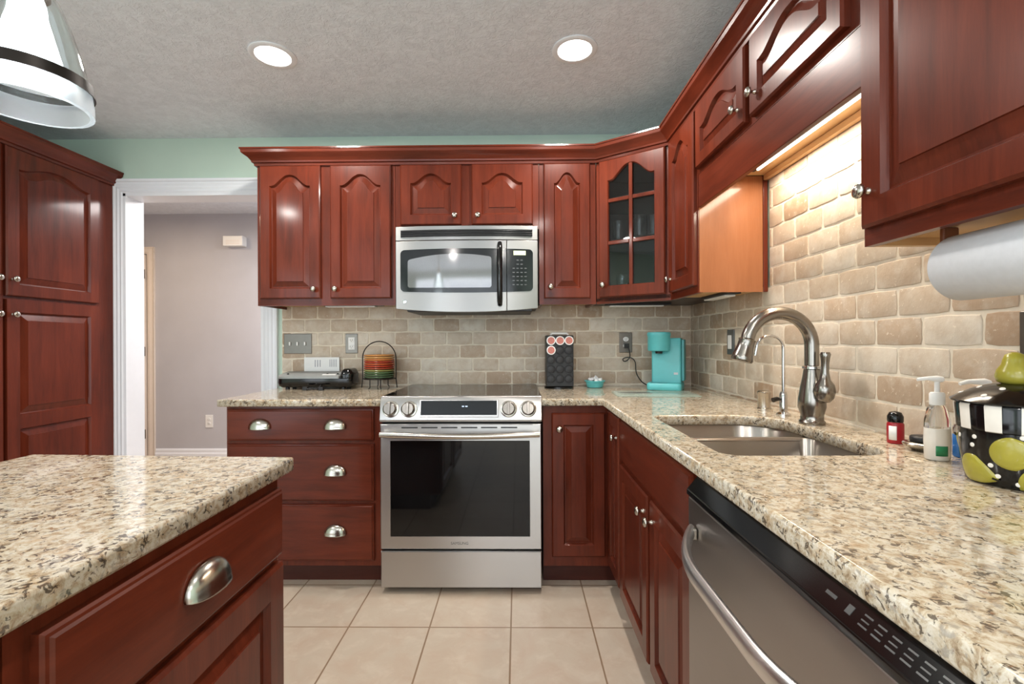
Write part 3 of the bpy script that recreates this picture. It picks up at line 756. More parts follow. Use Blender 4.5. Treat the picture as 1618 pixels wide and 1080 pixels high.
md = bowed(MX0, DX - .001, bot, 1.711, -.038, .0).build('door', 'steelmw', t, bevel=.002)
ct = bowed(DX + .001, MX1, bot, 1.711, -.038, .0).build('control_side', 'steelmw', t, bevel=.002)
gt = lambda s: 1.668 - .006 * s * s
gb = lambda s: 1.436 + .010 * s * s
# rounded-corner glass: windows as bowed strips with eased ends
def rounded(x0, x1, zf0, zf1, n0, n1, rl, rr_, N=40):
    mb = MB(); R = []
    for i in range(N + 1):
        k = i / N; k = .5 - .5 * math.cos(PI * k); x = x0 + (x1 - x0) * k
        s = (x - (MX0 + MX1) / 2) / ((MX1 - MX0) / 2); z0, z1 = zf0(s), zf1(s)
        def ease(d, r): return r - math.sqrt(max(0, r * r - (r - d) ** 2)) if d < r else 0
        e = max(ease(x - x0, rl) if rl else 0, ease(x1 - x, rr_) if rr_ else 0)
        R.append([MW(x, z0 + e, n0), MW(x, z1 - e, n0), MW(x, z1 - e, n1), MW(x, z0 + e, n1)])
    mb.rings(R); return mb
gl = rounded(MX0 + .026, DX - .002, gb, gt, .0005, .003, .022, 0).build('window_glass', 'black', md, angle=50)
rounded(MX0 + .066, -.136, lambda s: 1.462 + .004 * s * s, lambda s: 1.640 - .030 * (s + .15) ** 2 * 2.2, .0032, .0040, .012, .012).build('window_mesh', 'mesh', gl, angle=50)
pa = rounded(DX + .002, MX1 - .026, gb, gt, .0005, .003, 0, .022).build('control_panel', 'black', ct, angle=50)
mb = bowed(-.020, .044, 1.632, 1.655, .0032, .0042, 6); mb.build('clock_display', 'lcd', pa, smooth=False)
for r in range(7):
    for c_ in range(4):
        if r in (0, 1) and c_ in (0, 3): continue
        z = 1.606 - r * .0215; x = -.020 + c_ * .021
        bowed(x - .006, x + .006, z - .0025, z + .0025, .0032, .0036, 2).build('key', 'gray', pa, smooth=False)
hp = []
for i in range(17):
    s = i / 16; p = MW(-.092, 1.370 + .325 * s, .004 + .034 * math.sin(PI * s) ** .5); hp.append(p)
MB().tube(hp, [.012] + [.0145] * 15 + [.012], 14).build('handle', 'black', md, angle=60)
mb = MB(); mb.lathe([(.010, .0004), (.010, .002), (.006, .0028)], lambda a, b, h: MW(MX0 + .048 + a, 1.392 + b, h), 20); mb.build('badge', 'chrome', md, angle=40)
mb = MB(); mb.box(MX0 + .06, MX1 - .03, MF - .0, YW - .05, 1.338, 1.3615); mb.build('base_pan', 'blackm', t, bevel=.004)

# ------------------------------------------------------------------ sink and fittings
t = thing('sink', 'undermount double-bowl stainless sink set into the granite', 'sink', (.69, 1.40, .70))
def bowl(x0, x1, y0, y1, radii, z1, z0, parent):
    mb = MB(); rr = []
    outer = rrect(x0, x1, y0, y1, radii, 8)
    for d, z in ((.010, z1 - .0015), (.010, z1), (0, z1), (-.003, z1 - .004), (-.006, z0 + .05), (-.016, z0 + .018), (-.045, z0 + .003)):
        rr.append([Vector((x, y, z)) for x, y in offset_poly(outer, d)])
    mb.rings(rr, cap0=False)
    b = mb.build('basin', 'sink', parent, angle=50)
    cx, cy = (x0 + x1) / 2 + .04, (y0 + y1) / 2
    MB().lathez([(.040, z0 + .0035), (.040, z0 + .006), (.030, z0 + .0055)], cx, cy).build('drain', 'chrome', b, angle=40)
bowl(.478, .914, 1.098, 1.472, (.045, .10, .04, .03), CT - .0355, .70, t)
bowl(.478, .914, 1.492, 1.714, (.03, .04, .15, .045), CT - .0355, .72, t)
MB().box(.50, .905, 1.468, 1.496, CT - .046, CT - .0385).build('divider', 'sink', t, bevel=.003)
# main faucet
t = thing('faucet', 'tall satin nickel gooseneck faucet at the sink', 'faucet', (.952, 1.525, CT))
fx, fy = .950, 1.525
MB().lathez([(.037, CT + .0005), (.038, CT + .008), (.033, CT + .013), (.033, CT + .03), (.040, CT + .055), (.039, CT + .080), (.033, CT + .12), (.027, CT + .15), (.0235, CT + .175)], fx, fy, 36).build('body', 'faucet', t, angle=50)
MB().lathez([(.0235, CT + .1755), (.0275, CT + .178), (.0275, CT + .185), (.0225, CT + .188)], fx, fy, 32).build('collar', 'chrome', t, angle=50)
top = CT + .268; R_ = .104
path = [(fx, fy, CT + .1885), (fx, fy, CT + .225)] + [tuple(p) for p in arc((fx - R_, fy, top - .015), R_, 0, PI * .93, 26)]
MB().tube(path, .021, 18).build('spout', 'faucet', t, angle=60)
e = Vector(path[-1]); dv_ = (Vector(path[-1]) - Vector(path[-2])).normalized(); ax = dv_.cross(Vector((0, 1, 0))).normalized(); ay = Vector((0, 1, 0))
mb = MB(); mb.lathe([(.0215, .0005), (.027, .004), (.025, .010), (.026, .030), (.032, .058), (.034, .070), (.031, .076), (.022, .076)], lambda a, b, h: e + dv_ * h + ax * a + ay * b, 28)
mb.build('spray_head', 'faucet', t, angle=50)
hb = Vector((fx + .006, fy - .052, CT + .110))
mb = MB(); mb.lathe([(.016, -.034), (.026, -.022), (.031, 0), (.027, .020), (.016, .036), (.0115, .060), (.011, .085), (.013, .105), (.015, .115), (.012, .122)], lambda a, b, h: hb + Vector((a - .10 * h * .0, b - .05 * h, h)), 24)
mb.tube([(fx + .004, fy - .028, CT + .085), (fx + .006, fy - .05, CT + .09)], .017, 14)
mb.build('lever', 'faucet', t, angle=60)
# drinking water faucet
t = thing('filter_faucet', 'thin chrome drinking-water faucet with black lever behind the main faucet', 'faucet', (.957, 1.70, CT))
fx, fy = .957, 1.70
MB().lathez([(.024, CT + .0005), (.024, CT + .006), (.013, CT + .012), (.013, CT + .075), (.009, CT + .085)], fx, fy, 24).build('body', 'chrome', t, angle=50)
path = [(fx, fy, CT + .0855), (fx, fy, CT + .235)] + [tuple(p) for p in arc((fx - .048, fy, CT + .238), .048, 0, PI, 16)] + [(fx - .101, fy, CT + .215)]
MB().tube(path, .0055, 10).build('spout', 'chrome', t, angle=60)
MB().tube([(fx - .0135, fy - .004, CT + .058), (fx - .028, fy - .008, CT + .060), (fx - .044, fy - .012, CT + .056)], [.005, .008, .009], 12).build('lever', 'black', t, angle=60)
tag(MB().lathez([(.026, CT + .0005), (.026, CT + .004), (.0225, CT + .006), (.0225, CT + .056), (.0245, CT + .060), (.0245, CT + .068), (.020, CT + .072), (.002, CT + .073)], .972, 1.862, 28).build('air_gap', 'nickel', angle=40), 'brushed nickel air gap cap on the worktop behind the sink', 'air gap')

# ------------------------------------------------------------------ wall plates
def plate(name, label, cat, fr, u, v, w, h, mat='plate'):
    t = thing(name, label, cat, tuple(fr(u, v, .012)))
    MB().fbox(fr, u - w / 2, u + w / 2, v - h / 2, v + h / 2, .0118, .0175).build('cover_plate', mat, t, bevel=.003); return t
t = plate('light_switch', 'triple toggle switch plate at the left end of the backsplash', 'switch', BACK, -1.345, 1.171, .170, .122)
for k in (-1, 0, 1):
    u = -1.345 + k * .046; MB().fbox(BACK, u - .005, u + .005, 1.160, 1.182, .0178, .026).build('toggle', 'whitep', t, bevel=.002)
def outlet_bits(t, fr, u, v, n=.0178):
    for dz in (-.020, .020):
        f = MB(); f.lathe([(.0165, n), (.0165, n + .0025), (.015, n + .003)], lambda a, b, h: fr(u + a, v + dz + b * .85, h), 20); f = f.build('receptacle', 'whitep', t, angle=40)
        mb = MB()
        for s in (-.006, .006): mb.fbox(fr, u + s - .001, u + s + .001, v + dz - .002, v + dz + .006, n + .0031, n + .0034)
        mb.fbox(fr, u - .0018, u + .0018, v + dz - .0085, v + dz - .005, n + .0031, n + .0034)
        mb.build('slots', 'black', f, smooth=False)
t = plate('wall_outlet', 'duplex outlet on the backsplash above the stacked plates', 'outlet', BACK, -1.015, 1.171, .075, .120); 
MB().fbox(BACK, -1.015 - .019, -1.015 + .019, 1.171 - .037, 1.171 + .037, .0176, .0178).build('insert', 'whitep', t, smooth=False); outlet_bits(t, BACK, -1.015, 1.171)
t = plate('wall_outlet', 'duplex outlet with a black plug beside the teal coffee maker', 'outlet', BACK, .655, 1.170, .078, .122); outlet_bits(t, BACK, .655, 1.170)
t = plate('light_switch', 'dark single rocker switch plate on the right wall behind the faucet', 'switch', RIGHT, 2.315, 1.171, .075, .122, 'gray')
MB().fbox(RIGHT, 2.315 - .017, 2.315 + .017, 1.171 - .034, 1.171 + .034, .0178, .023).build('rocker', 'whitep', t, bevel=.002)
t = plate('wall_outlet', 'steel outlet plate cut off at the right edge above the pear canister', 'outlet', RIGHT, .950, 1.175, .078, .122); outlet_bits(t, RIGHT, .950, 1.175)
HB = Fr((0, 4.54, 0), (1, 0, 0), (0, -1, 0))
t = thing('wall_outlet', 'white duplex outlet low on the hall wall', 'outlet', (-3.015, 4.54, .416))
MB().fbox(HB, -3.052, -2.978, .354, .478, .0005, .006).build('cover_plate', 'whitep', t, bevel=.002); outlet_bits(t, HB, -3.015, .416, .0062)
t = thing('door_chime', 'white door chime box high on the hall wall', 'chime', (-2.735, 4.54, 2.16))
MB().fbox(HB, -2.83, -2.64, 2.112, 2.208, .0005, .075).build('housing', 'whitep', t, bevel=.004)
mb = MB()
for k in range(3): mb.fbox(HB, -2.80, -2.67, 2.130 + k * .016, 2.134 + k * .016, .0755, .0765)
mb.build('slots', 'offwhite', t, smooth=False)

# ------------------------------------------------------------------ things on the left worktop
t = thing('vacuum_sealer', 'black vacuum sealer with grey lid on the left worktop', 'vacuum sealer', (-1.16, 2.74, CT))
sx0, sx1, sy0, sy1 = -1.395, -.950, 2.665, 2.815
mb = MB(); rr = []
for z, d in ((CT + .012, -.02), (CT + .020, -.006), (CT + .040, 0), (CT + .062, -.002)): rr.append([Vector((x, y, z)) for x, y in offset_poly(rrect(sx0, sx1, sy0, sy1, (.05, .03, .03, .03), 6), d)])
mb.rings(rr); mb.build('body', 'black', t, angle=50)
P = rrect(sx0 + .004, sx1 - .075, sy0 + .004, sy1 - .004, (.045, .01, .01, .03), 6)
mb = MB(); rr = []
for z, d, ks in ((CT + .063, 0, 0), (CT + .074, -.001, .10), (CT + .080, -.010, .13)): rr.append([Vector((x, y, z + ks * (y - sy0))) for x, y in offset_poly(P, d)])
mb.rings(rr); ld = mb.build('lid', 'lidgray', t, angle=40)
lid_z = lambda y: CT + .0803 + .13 * (y - sy0)
mb = MB(); ys = (sy0 + .012, sy0 + .028)
mb.rings([[Vector((x, y, lid_z(y) + h)) for x, y in ((-1.125, ys[0]), (-1.045, ys[0]), (-1.045, ys[1]), (-1.125, ys[1]))] for h in (.0004, .0035)]); mb.build('label_plate', 'whitep', ld, smooth=False)
for x in (-1.335, -1.105, -1.045):
    mb = MB(); mb.lathez([(.006, 0), (.006, .005), (.004, .006)], 0, 0, 14); mb.xform(Matrix.Translation((x, sy0 + .04, lid_z(sy0 + .04)))); mb.build('button', 'black', ld, angle=40)
mb = MB(); rr = []
for z, d in ((CT + .0625, -.002), (CT + .085, 0), (CT + .112, -.012), (CT + .118, -.022)): rr.append([Vector((x, y, z)) for x, y in offset_poly(rrect(sx1 - .073, sx1 - .001, sy0 + .006, sy1 - .002, (.022, .03, .03, .022), 6), d)])
mb.rings(rr); mb.build('latch_housing', 'black', t, angle=50)
for x in (sx0 + .06, sx1 - .06):
    for y in (sy0 + .035, sy1 - .03): MB().lathez([(.012, CT + .0005), (.012, CT + .0118)], x, y, 14).build('foot', 'blackm', t)
cp_ = [(-1.20, 2.628, CT + .009), (-1.185, 2.618, CT + .009), (-1.170, 2.624, CT + .008), (-1.155, 2.640, CT + .007), (-1.135, 2.640, CT + .007), (-1.12, 2.628, CT + .008), (-1.105, 2.622, CT + .011)]
mb = MB(); mb.tube(cp_, .0045, 10); mb.box(-1.212, -1.186, 2.616, 2.640, CT + .001, CT + .020); mb.box(-1.118, -1.094, 2.612, 2.632, CT + .001, CT + .020); mb.tube([(-1.14, 2.64, CT + .007), (-1.13, 2.66, CT + .02), (-1.13, 2.675, CT + .03)], .004, 8)
mb.build('power_cord', 'blackm', t, bevel=.002)
t = thing('instruction_card', 'white printed card standing behind the vacuum sealer', 'card', (-1.19, 2.838, CT))
mb = MB(); mb.box(-1.300, -1.085, 2.834, 2.838, CT + .001, 1.088); mb.build('sheet', 'whitep', t, smooth=False)
mb = MB()
for k in range(3): mb.box(-1.235 + .015 * k, -1.229 + .015 * k, 2.8332, 2.8339, 1.030, 1.072)
for k in range(5): mb.box(-1.145 + .010 * k, -1.141 + .010 * k, 2.8332, 2.8339, 1.030, 1.075)
mb.build('printed_bars', 'printgray', t, smooth=False)
# plate rack and plates
px, py = -.812, 2.735
t = thing('plate_rack', 'black wire arched rack holding the stacked plates', 'rack', (px, py, CT))
mb = MB(); w_ = .098
mb.tube([(px - w_ - .006, py, CT + .004), (px - w_, py, CT + .06), (px - w_, py, 1.085)] + [tuple(p) for p in arc((px, py, 1.085), w_, PI, 0, 22)] + [(px + w_, py, CT + .06), (px + w_ + .006, py, CT + .004)], .0032, 8)
mb.build('arch', 'iron', t, angle=60)
mb = MB(); mb.tube([(px + .088 * math.cos(2 * PI * k / 28), py + .088 * math.sin(2 * PI * k / 28), .966) for k in range(28)], .003, 8, loop=True)
mb.tube([(px - w_, py, .966), (px + w_, py, .966)], .003, 8); mb.tube([(px, py - .088, .966), (px, py + .085, .966)], .003, 8); mb.build('cradle', 'iron', t, angle=60)
for dx, dy in ((-.03, -.080), (.03, -.080), (-.03, .076), (.03, .076)):
    MB().tube([(px + dx, py + dy, .965), (px + dx, py + dy, CT + .012), (px + dx * 1.2, py + dy * 1.08, CT + .0035)], .0028, 8).build('leg', 'iron', t, angle=60)
PC = [('leaf_green', lin(66, 98, 70)), ('dark_green', lin(74, 104, 72)), ('green', lin(92, 122, 82)), ('sage', lin(150, 150, 88)), ('brick', lin(168, 72, 48)), ('red', lin(186, 62, 40)), ('rust', lin(196, 92, 52)), ('scarlet', lin(184, 62, 40)), ('orange', lin(208, 128, 66)), ('gold', lin(218, 166, 100)), ('tan', lin(204, 144, 84))]
LBL = ['dark green plate, bottom one of the stack in the wire rack', 'dark green plate, second from the bottom of the rack stack', 'mid green plate, third from the bottom of the rack stack', 'sage green plate, topmost of the green plates in the rack', 'brick plate, lowest of the red plates in the rack', 'red plate, second lowest of the red plates in the rack', 'rust red plate, second highest of the red plates in the rack', 'red plate, topmost of the red plates in the rack', 'orange plate, lowest of the tan and orange plates in the rack', 'gold plate directly below the top plate in the rack', 'tan plate, top one of the stack in the wire rack']
pm = MB(); pm.lathez([(.040, 0), (.060, .001), (.080, .003), (.0862, .006), (.0875, .0105), (.0865, .0118), (.0835, .0085), (.060, .0045), (.002, .0040)], 0, 0, 40)
for i, ((cn, col), lb) in enumerate(zip(PC, LBL)):
    M['plate_' + cn] = plain('glaze_' + cn, col, .18, coat=.3, var=.05)
    o = MB(); o.v, o.f, o.m = list(pm.v), list(pm.f), list(pm.m)
    p_ = o.build('plate', 'plate_' + cn, angle=50); p_.location = (px, py, .9695 + .0124 * i); tag(p_, lb, 'plate', 'plates stacked in the wire rack')

# ------------------------------------------------------------------ things on the right of the range
t = thing('pod_carousel', 'black coffee pod holder tower with round pockets right of the range', 'pod holder', (.238, 2.735, CT))
hx0, hx1, hy0, hy1 = .163, .317, 2.665, 2.815
MB().lathez([(.085, CT + .0005), (.085, CT + .010), (.080, CT + .013)], (hx0 + hx1) / 2, (hy0 + hy1) / 2, 40).build('base', 'black', t, angle=40)
MB().box(hx0, hx1, hy0, hy1, CT + .0135, CT + .305).build('tower', 'blackm', t, bevel=.004)
mb = MB(); cxm = (hx0 + hx1) / 2
mb.tube([(cxm - .05, 2.70, CT + .3065), (cxm - .042, 2.70, CT + .316), (cxm + .042, 2.70, CT + .316), (cxm + .05, 2.70, CT + .3065)], .007, 10); mb.build('carry_handle', 'whitep', t, angle=60)
pods = []
for r in range(5):
    for c_ in range(3):
        x, z = cxm + (c_ - 1) * .0510, CT + .275 - r * .0545
        mb = MB(); mb.tube([(x + .0225 * math.cos(2 * PI * k / 24), hy0 - .0035, z + .0225 * math.sin(2 * PI * k / 24)) for k in range(24)], .0028, 6, loop=True)
        mb.lathe([(.0195, 0), (.0195, .0016), (.018, .002)], lambda a, b, h: Vector((x + a, hy0 - .0008 - h, z + b)), 20)
        mb.build('pocket', 'blackm', t, angle=50)
        if r == 0 or (r == 1 and c_ == 0): pods.append((x, z))
PL = ['red and white coffee pod at top left of the pod holder', 'red and white coffee pod at top centre of the pod holder', 'red and white coffee pod at top right of the pod holder', 'red and white coffee pod in the second row of the pod holder']
M['podred'] = plain('pod_foil_red', lin(186, 110, 96), .3, var=.3, vscale=160)
p0 = None
for i, (x, z) in enumerate(pods):
    if p0 is None:
        p0 = thing('coffee_pod', PL[0], 'coffee pod', (x, hy0 - .007, z), 'coffee pods in the pod holder')
        fn = lambda a, b, h: Vector((x + a, hy0 - .007 - h, z + b))
        MB().lathe([(.024, 0), (.0255, .0015), (.0255, .004), (.024, .0045), (.020, .0045)], fn, 28).build('cup_rim', 'whitep', p0, angle=40)
        MB().lathe([(.0198, .0042), (.0198, .0050), (.002, .0053)], fn, 28).build('foil_lid', 'podred', p0, angle=40)
    else: dup(p0, (x, hy0 - .007, z), PL[i])
t = thing('creamer_dish', 'small teal dish filled with white creamer cups', 'dish', (.448, 2.745, CT))
dx_, dy_ = .450, 2.745
MB().lathez([(.040, CT + .0005), (.046, CT + .004), (.052, CT + .032), (.060, CT + .036), (.061, CT + .041), (.056, CT + .042), (.049, CT + .036), (.043, CT + .010), (.002, CT + .008)], dx_, dy_, 40).build('bowl', 'teal', t, angle=50)
CL = ['white creamer cup at the left of the teal dish', 'white creamer cup lying tilted at the middle of the teal dish', 'white creamer cup at the right of the teal dish', 'white creamer cup at the front of the teal dish', 'white creamer cup at the back of the teal dish']
c0 = None
for i, (x, y, z, rx, rz) in enumerate([(-.026, -.010, .034, .3, .2), (.004, .002, .044, .9, 1.0), (.028, -.006, .034, -.4, .6), (.004, -.028, .030, .5, 2.0), (-.004, .028, .034, -.5, 2.6)]):
    if c0 is None:
        c0 = thing('creamer_cup', CL[0], 'creamer', (0, 0, 0), 'creamer cups in the teal dish')
        MB().lathez([(.0105, -.010), (.0115, -.009), (.0145, .008), (.0145, .0095)], 0, 0, 20).build('cup', 'whitep', c0, angle=40)
        MB().lathez([(.0165, .0097), (.0165, .0112), (.002, .0114)], 0, 0, 20).build('foil_lid', 'paper', c0, angle=40)
        cc = c0
    else: cc = dup(c0, (0, 0, 0), CL[i])
    cc.location = (dx_ + x, dy_ + y, CT + z + .007); cc.rotation_euler = (rx, 0, rz)
# coffee maker, turned a little
t = thing('coffee_maker', 'slim teal coffee maker in the corner of the worktop', 'coffee maker', (.80, 2.62, CT))
RM = Matrix.Translation((.838, 2.640, CT)) @ Matrix.Rotation(math.radians(-24), 4, 'Z')
def rz(P, z): return [Vector((x, y, z)) for x, y in P]
mb = MB(); P = rrect(-.098, .085, -.105, .075, (.022, .022, .012, .012), 6)
mb.rings([rz(offset_poly(P, d), z) for d, z in ((-.004, .0005), (0, .004), (0, .032), (-.004, .038), (-.008, .040))]); mb.xform(RM).build('base', 'teal', t, angle=50)
mb = MB(); P = rrect(-.078, .078, -.045, .070, (.010, .010, .010, .010), 4)
mb.rings([rz(offset_poly(P, d), z) for d, z in ((0, .0405), (0, .280), (-.004, .286))]); mb.xform(RM).build('body', 'teal', t, angle=50)
mb = MB(); mb.box(.079, .094, -.035, .068, .05, .278); mb.xform(RM).build('water_tank', 'teald', t, bevel=.004)
mb = MB(); mb.lathez([(.054, .215), (.058, .218), (.060, .225), (.060, .296), (.063, .300), (.063, .312), (.060, .318), (.002, .320)], -.036, -.062, 40); mb.xform(RM); hd = mb.build('brew_head', 'teal', t, angle=40)
mb = MB(); mb.lathez([(.018, .2005), (.020, .2145)], -.036, -.062, 20); mb.xform(RM); mb.build('nozzle', 'blackm', hd, angle=40)
mb = MB(); mb.box(-.078, .01, -.10, -.05, .0402, .0415); mb.xform(RM).build('drip_tray', 'teald', t, bevel=.0005)
mb = MB(); mb.box(.040, .062, -.0462, -.0455, .085, .097); mb.xform(RM).build('emblem', 'paper', t, smooth=False)
cord = [(.655, 2.838, 1.150), (.660, 2.815, 1.146), (.668, 2.812, 1.120), (.672, 2.815, 1.085), (.655, 2.815, 1.062), (.636, 2.818, 1.058), (.632, 2.82, 1.072), (.655, 2.82, 1.080), (.685, 2.815, 1.075), (.70, 2.80, 1.05), (.70, 2.775, .99), (.718, 2.735, .945), (.742, 2.705, .926), (.762, 2.690, .922)]
sm = []
for i in range(len(cord) - 1):
    p0_, p1, p2, p3 = [Vector(cord[max(0, min(len(cord) - 1, k))]) for k in (i - 1, i, i + 1, i + 2)]
    for s in range(6):
        q_ = s / 6; sm.append(.5 * ((2 * p1) + (p2 - p0_) * q_ + (2 * p0_ - 5 * p1 + 4 * p2 - p3) * q_ ** 2 + (3 * p1 - p0_ - 3 * p2 + p3) * q_ ** 3))
sm.append(Vector(cord[-1]))
mb = MB(); mb.tube(sm, .0032, 8); mb.box(.642, .668, 2.812, 2.8405, 1.136, 1.164); mb.build('power_cord', 'blackm', t, angle=60)
t = thing('cutting_board', 'pale glass cutting board lying flat in front of the teal coffee maker', 'cutting board', (.66, 2.38, CT))
mb = MB(); mb.rings([rz(offset_poly(rrect(-.20, .20, -.125, .125, (.012,) * 4, 4), d), z) for d, z in ((0, .002), (0, .0045), (-.001, .005))]); mb.xform(Matrix.Translation((.690, 2.385, CT)) @ Matrix.Rotation(math.radians(-4), 4, 'Z')); mb.build('glass_sheet', 'cutting', t, angle=40)
for sx in (-.18, .18):
    for sy in (-.105, .105):
        mb = MB(); mb.lathez([(.008, .0005), (.008, .0019)], sx, sy, 12); mb.xform(Matrix.Translation((.690, 2.385, CT)) @ Matrix.Rotation(math.radians(-4), 4, 'Z')); mb.build('foot', 'whitep', t)
mb = MB(); mb.rings([[Vector((.09 * math.cos(2 * PI * k / 30), .022 * math.sin(2 * PI * k / 30), z)) for k in range(30)] for z in (.0052, .0054)]); mb.xform(Matrix.Translation((.605, 2.415, CT)) @ Matrix.Rotation(math.radians(-4), 4, 'Z')); mb.build('oval_reflection', 'gray', t, smooth=False)  # dark oval reflection in the glass, modelled as a thin gray disc

# ------------------------------------------------------------------ things at the near right
t = thing('spice_bottle', 'small red bottle with black cap behind the sink stopper', 'bottle', (.985, 1.222, CT))
bx, by = .985, 1.235
MB().lathez([(.017, CT + .0005), (.0185, CT + .003), (.0185, CT + .050), (.016, CT + .055)], bx, by, 28).build('bottle', 'red', t, angle=50)
MB().lathez([(.0165, CT + .0555), (.0175, CT + .058), (.0175, CT + .070), (.013, CT + .080), (.004, CT + .083)], bx, by, 28).build('cap', 'black', t, angle=50)
mb = MB(); mb.rings([[Vector((bx + .0188 * math.cos(a), by + .0188 * math.sin(a), z)) for a in [PI + .1 + .95 * k / 10 for k in range(11)]] for z in (CT + .010, CT + .046)], closed=False, cap0=False, cap1=False); mb.build('label', 'whitep', t, solid=.0006)
t = thing('sink_stopper', 'chrome sink strainer with black rubber top lying on the worktop', 'stopper', (.985, 1.150, CT))
sx_, sy_ = .985, 1.150
MB().lathez([(.022, CT + .0005), (.028, CT + .006), (.040, CT + .012), (.0415, CT + .016), (.039, CT + .020), (.026, CT + .022)], sx_, sy_, 36).build('flange', 'nickel', t, angle=50)
MB().lathez([(.025, CT + .0222), (.027, CT + .024), (.027, CT + .032), (.024, CT + .035), (.002, CT + .035)], sx_, sy_, 32).build('rubber_top', 'blackm', t, angle=50)
t = thing('soap_pump', 'clear pump bottle of white hand soap with a green label beside the sink', 'soap dispenser', (.940, 1.062, CT))
bx, by = .940, 1.062
ell = lambda a, b, h: Vector((bx + a, by + b * .75, h))
MB().lathe([(.0258, CT + .0725), (.0250, CT + .090), (.020, CT + .114), (.0145, CT + .123)], ell, 32).build('bottle', 'bottle', t, angle=50)
MB().lathe([(.022, CT + .0005), (.0255, CT + .004), (.0265, CT + .045), (.0258, CT + .072)], ell, 32).build('soap', 'cream', t, angle=50)
mb = MB(); mb.lathe([(.0150, CT + .1232), (.0155, CT + .126), (.0155, CT + .148), (.013, CT + .151), (.0055, CT + .152), (.0055, CT + .176)], ell, 24); pu = mb.build('pump_collar', 'whitep', t, angle=40)
mb = MB(); mb.tube([(bx + .011, by, CT + .180), (bx, by, CT + .181), (bx - .018, by + .004, CT + .182), (bx - .036, by + .010, CT + .179)], [.0065, .0075, .0045, .0038], 12); mb.build('nozzle', 'whitep', pu, angle=60)
mb = MB(); mb.rings([[Vector((bx + .0268 * math.cos(a), by + .0268 * .76 * math.sin(a), z)) for a in [1.28 * PI + .9 * k / 10 for k in range(11)]] for z in (CT + .012, CT + .034)], closed=False, cap0=False, cap1=False); mb.build('label', 'label_green', t, solid=.0006)
t = thing('blue_bottle', 'small bottle of blue liquid between soap pump and pear canister', 'bottle', (1.015, 1.095, CT))
bx, by = 1.021, 1.085
ell = lambda a, b, h: Vector((bx + a, by + b, h))
MB().lathe([(.018, CT + .0005), (.020, CT + .003), (.020, CT + .050), (.0195, CT + .052)], ell, 28).build('bottle', 'blue', t, angle=50)
MB().lathe([(.0195, CT + .0525), (.019, CT + .070), (.012, CT + .078), (.009, CT + .080)], ell, 28).build('shoulder', 'bottle', t, angle=50)
MB().lathe([(.0095, CT + .0802), (.010, CT + .082), (.010, CT + .096), (.008, CT + .099)], ell, 20).build('cap', 'navy', t, angle=50)
t = thing('lotion_pump', 'white-topped pump bottle mostly hidden behind the pear canister', 'bottle', (1.01, 1.035, CT))
bx, by = 1.014, 1.030
ell = lambda a, b, h: Vector((bx + a, by + b, h))
MB().lathe([(.018, CT + .0005), (.021, CT + .004), (.021, CT + .10), (.013, CT + .115)], ell, 28).build('bottle', 'bottle', t, angle=50)
MB().lathe([(.0135, CT + .1152), (.0135, CT + .132), (.005, CT + .134), (.005, CT + .172)], ell, 20).build('pump_collar', 'whitep', t, angle=40)
mb = MB(); mb.tube([(bx + .010, by, CT + .175), (bx, by, CT + .177), (bx - .030, by + .006, CT + .177), (bx - .046, by + .008, CT + .172)], [.006, .0075, .005, .004], 12); mb.build('nozzle', 'whitep', t, angle=60)

# pear canister
t = thing('pear_canister', 'black ceramic canister with green pears, striped band and pear-topped lid', 'canister', (.938, .90, CT))
qx, qy = .930, .888
fn = lambda a, b, h: Vector((qx + a, qy + b, h))
rb = lambda z: .0675 + (.0785 - .0675) * min(1, max(0, (z - CT) / .100)) + .003 * math.sin(PI * min(1, max(0, (z - CT) / .10)))
MB().lathe([(.064, CT + .0005)] + [(rb(CT + .004 + .096 * k / 8), CT + .004 + .096 * k / 8) for k in range(9)], fn, 48).build('body', 'black', t, angle=50)
mb = MB(); N = 22
for k in range(N * 2):
    pass
seg = 88; prof = [(.0788, CT + .1002), (.0815, CT + .102), (.0845, CT + .146), (.0832, CT + .149)]
mb.lathe(prof, fn, seg)
idx = []
for fi, f in enumerate(mb.f):
    if len(f) == 4:
        c_ = sum((mb.v[i] for i in f), Vector()) / 4; a = (math.atan2(c_.y - qy, c_.x - qx) / (2 * PI)) % 1
        if int(a * 22) % 2 == 0: mb.m[fi] = 1
mb.build('striped_band', ['black', 'cream'], t, angle=50)
lid = MB().lathe([(.0832, CT + .1492), (.0895, CT + .151), (.0905, CT + .154), (.081, CT + .161), (.060, CT + .174), (.040, CT + .182), (.030, CT + .185)], fn, 48).build('lid', 'black', t, angle=50)
MB().lathe([(.018, CT + .1852), (.025, CT + .190), (.0275, CT + .199), (.025, CT + .211), (.0185, CT + .222), (.0165, CT + .231), (.0135, CT + .240), (.005, CT + .245)], fn, 28).build('pear_knob', 'pear', lid, angle=60)
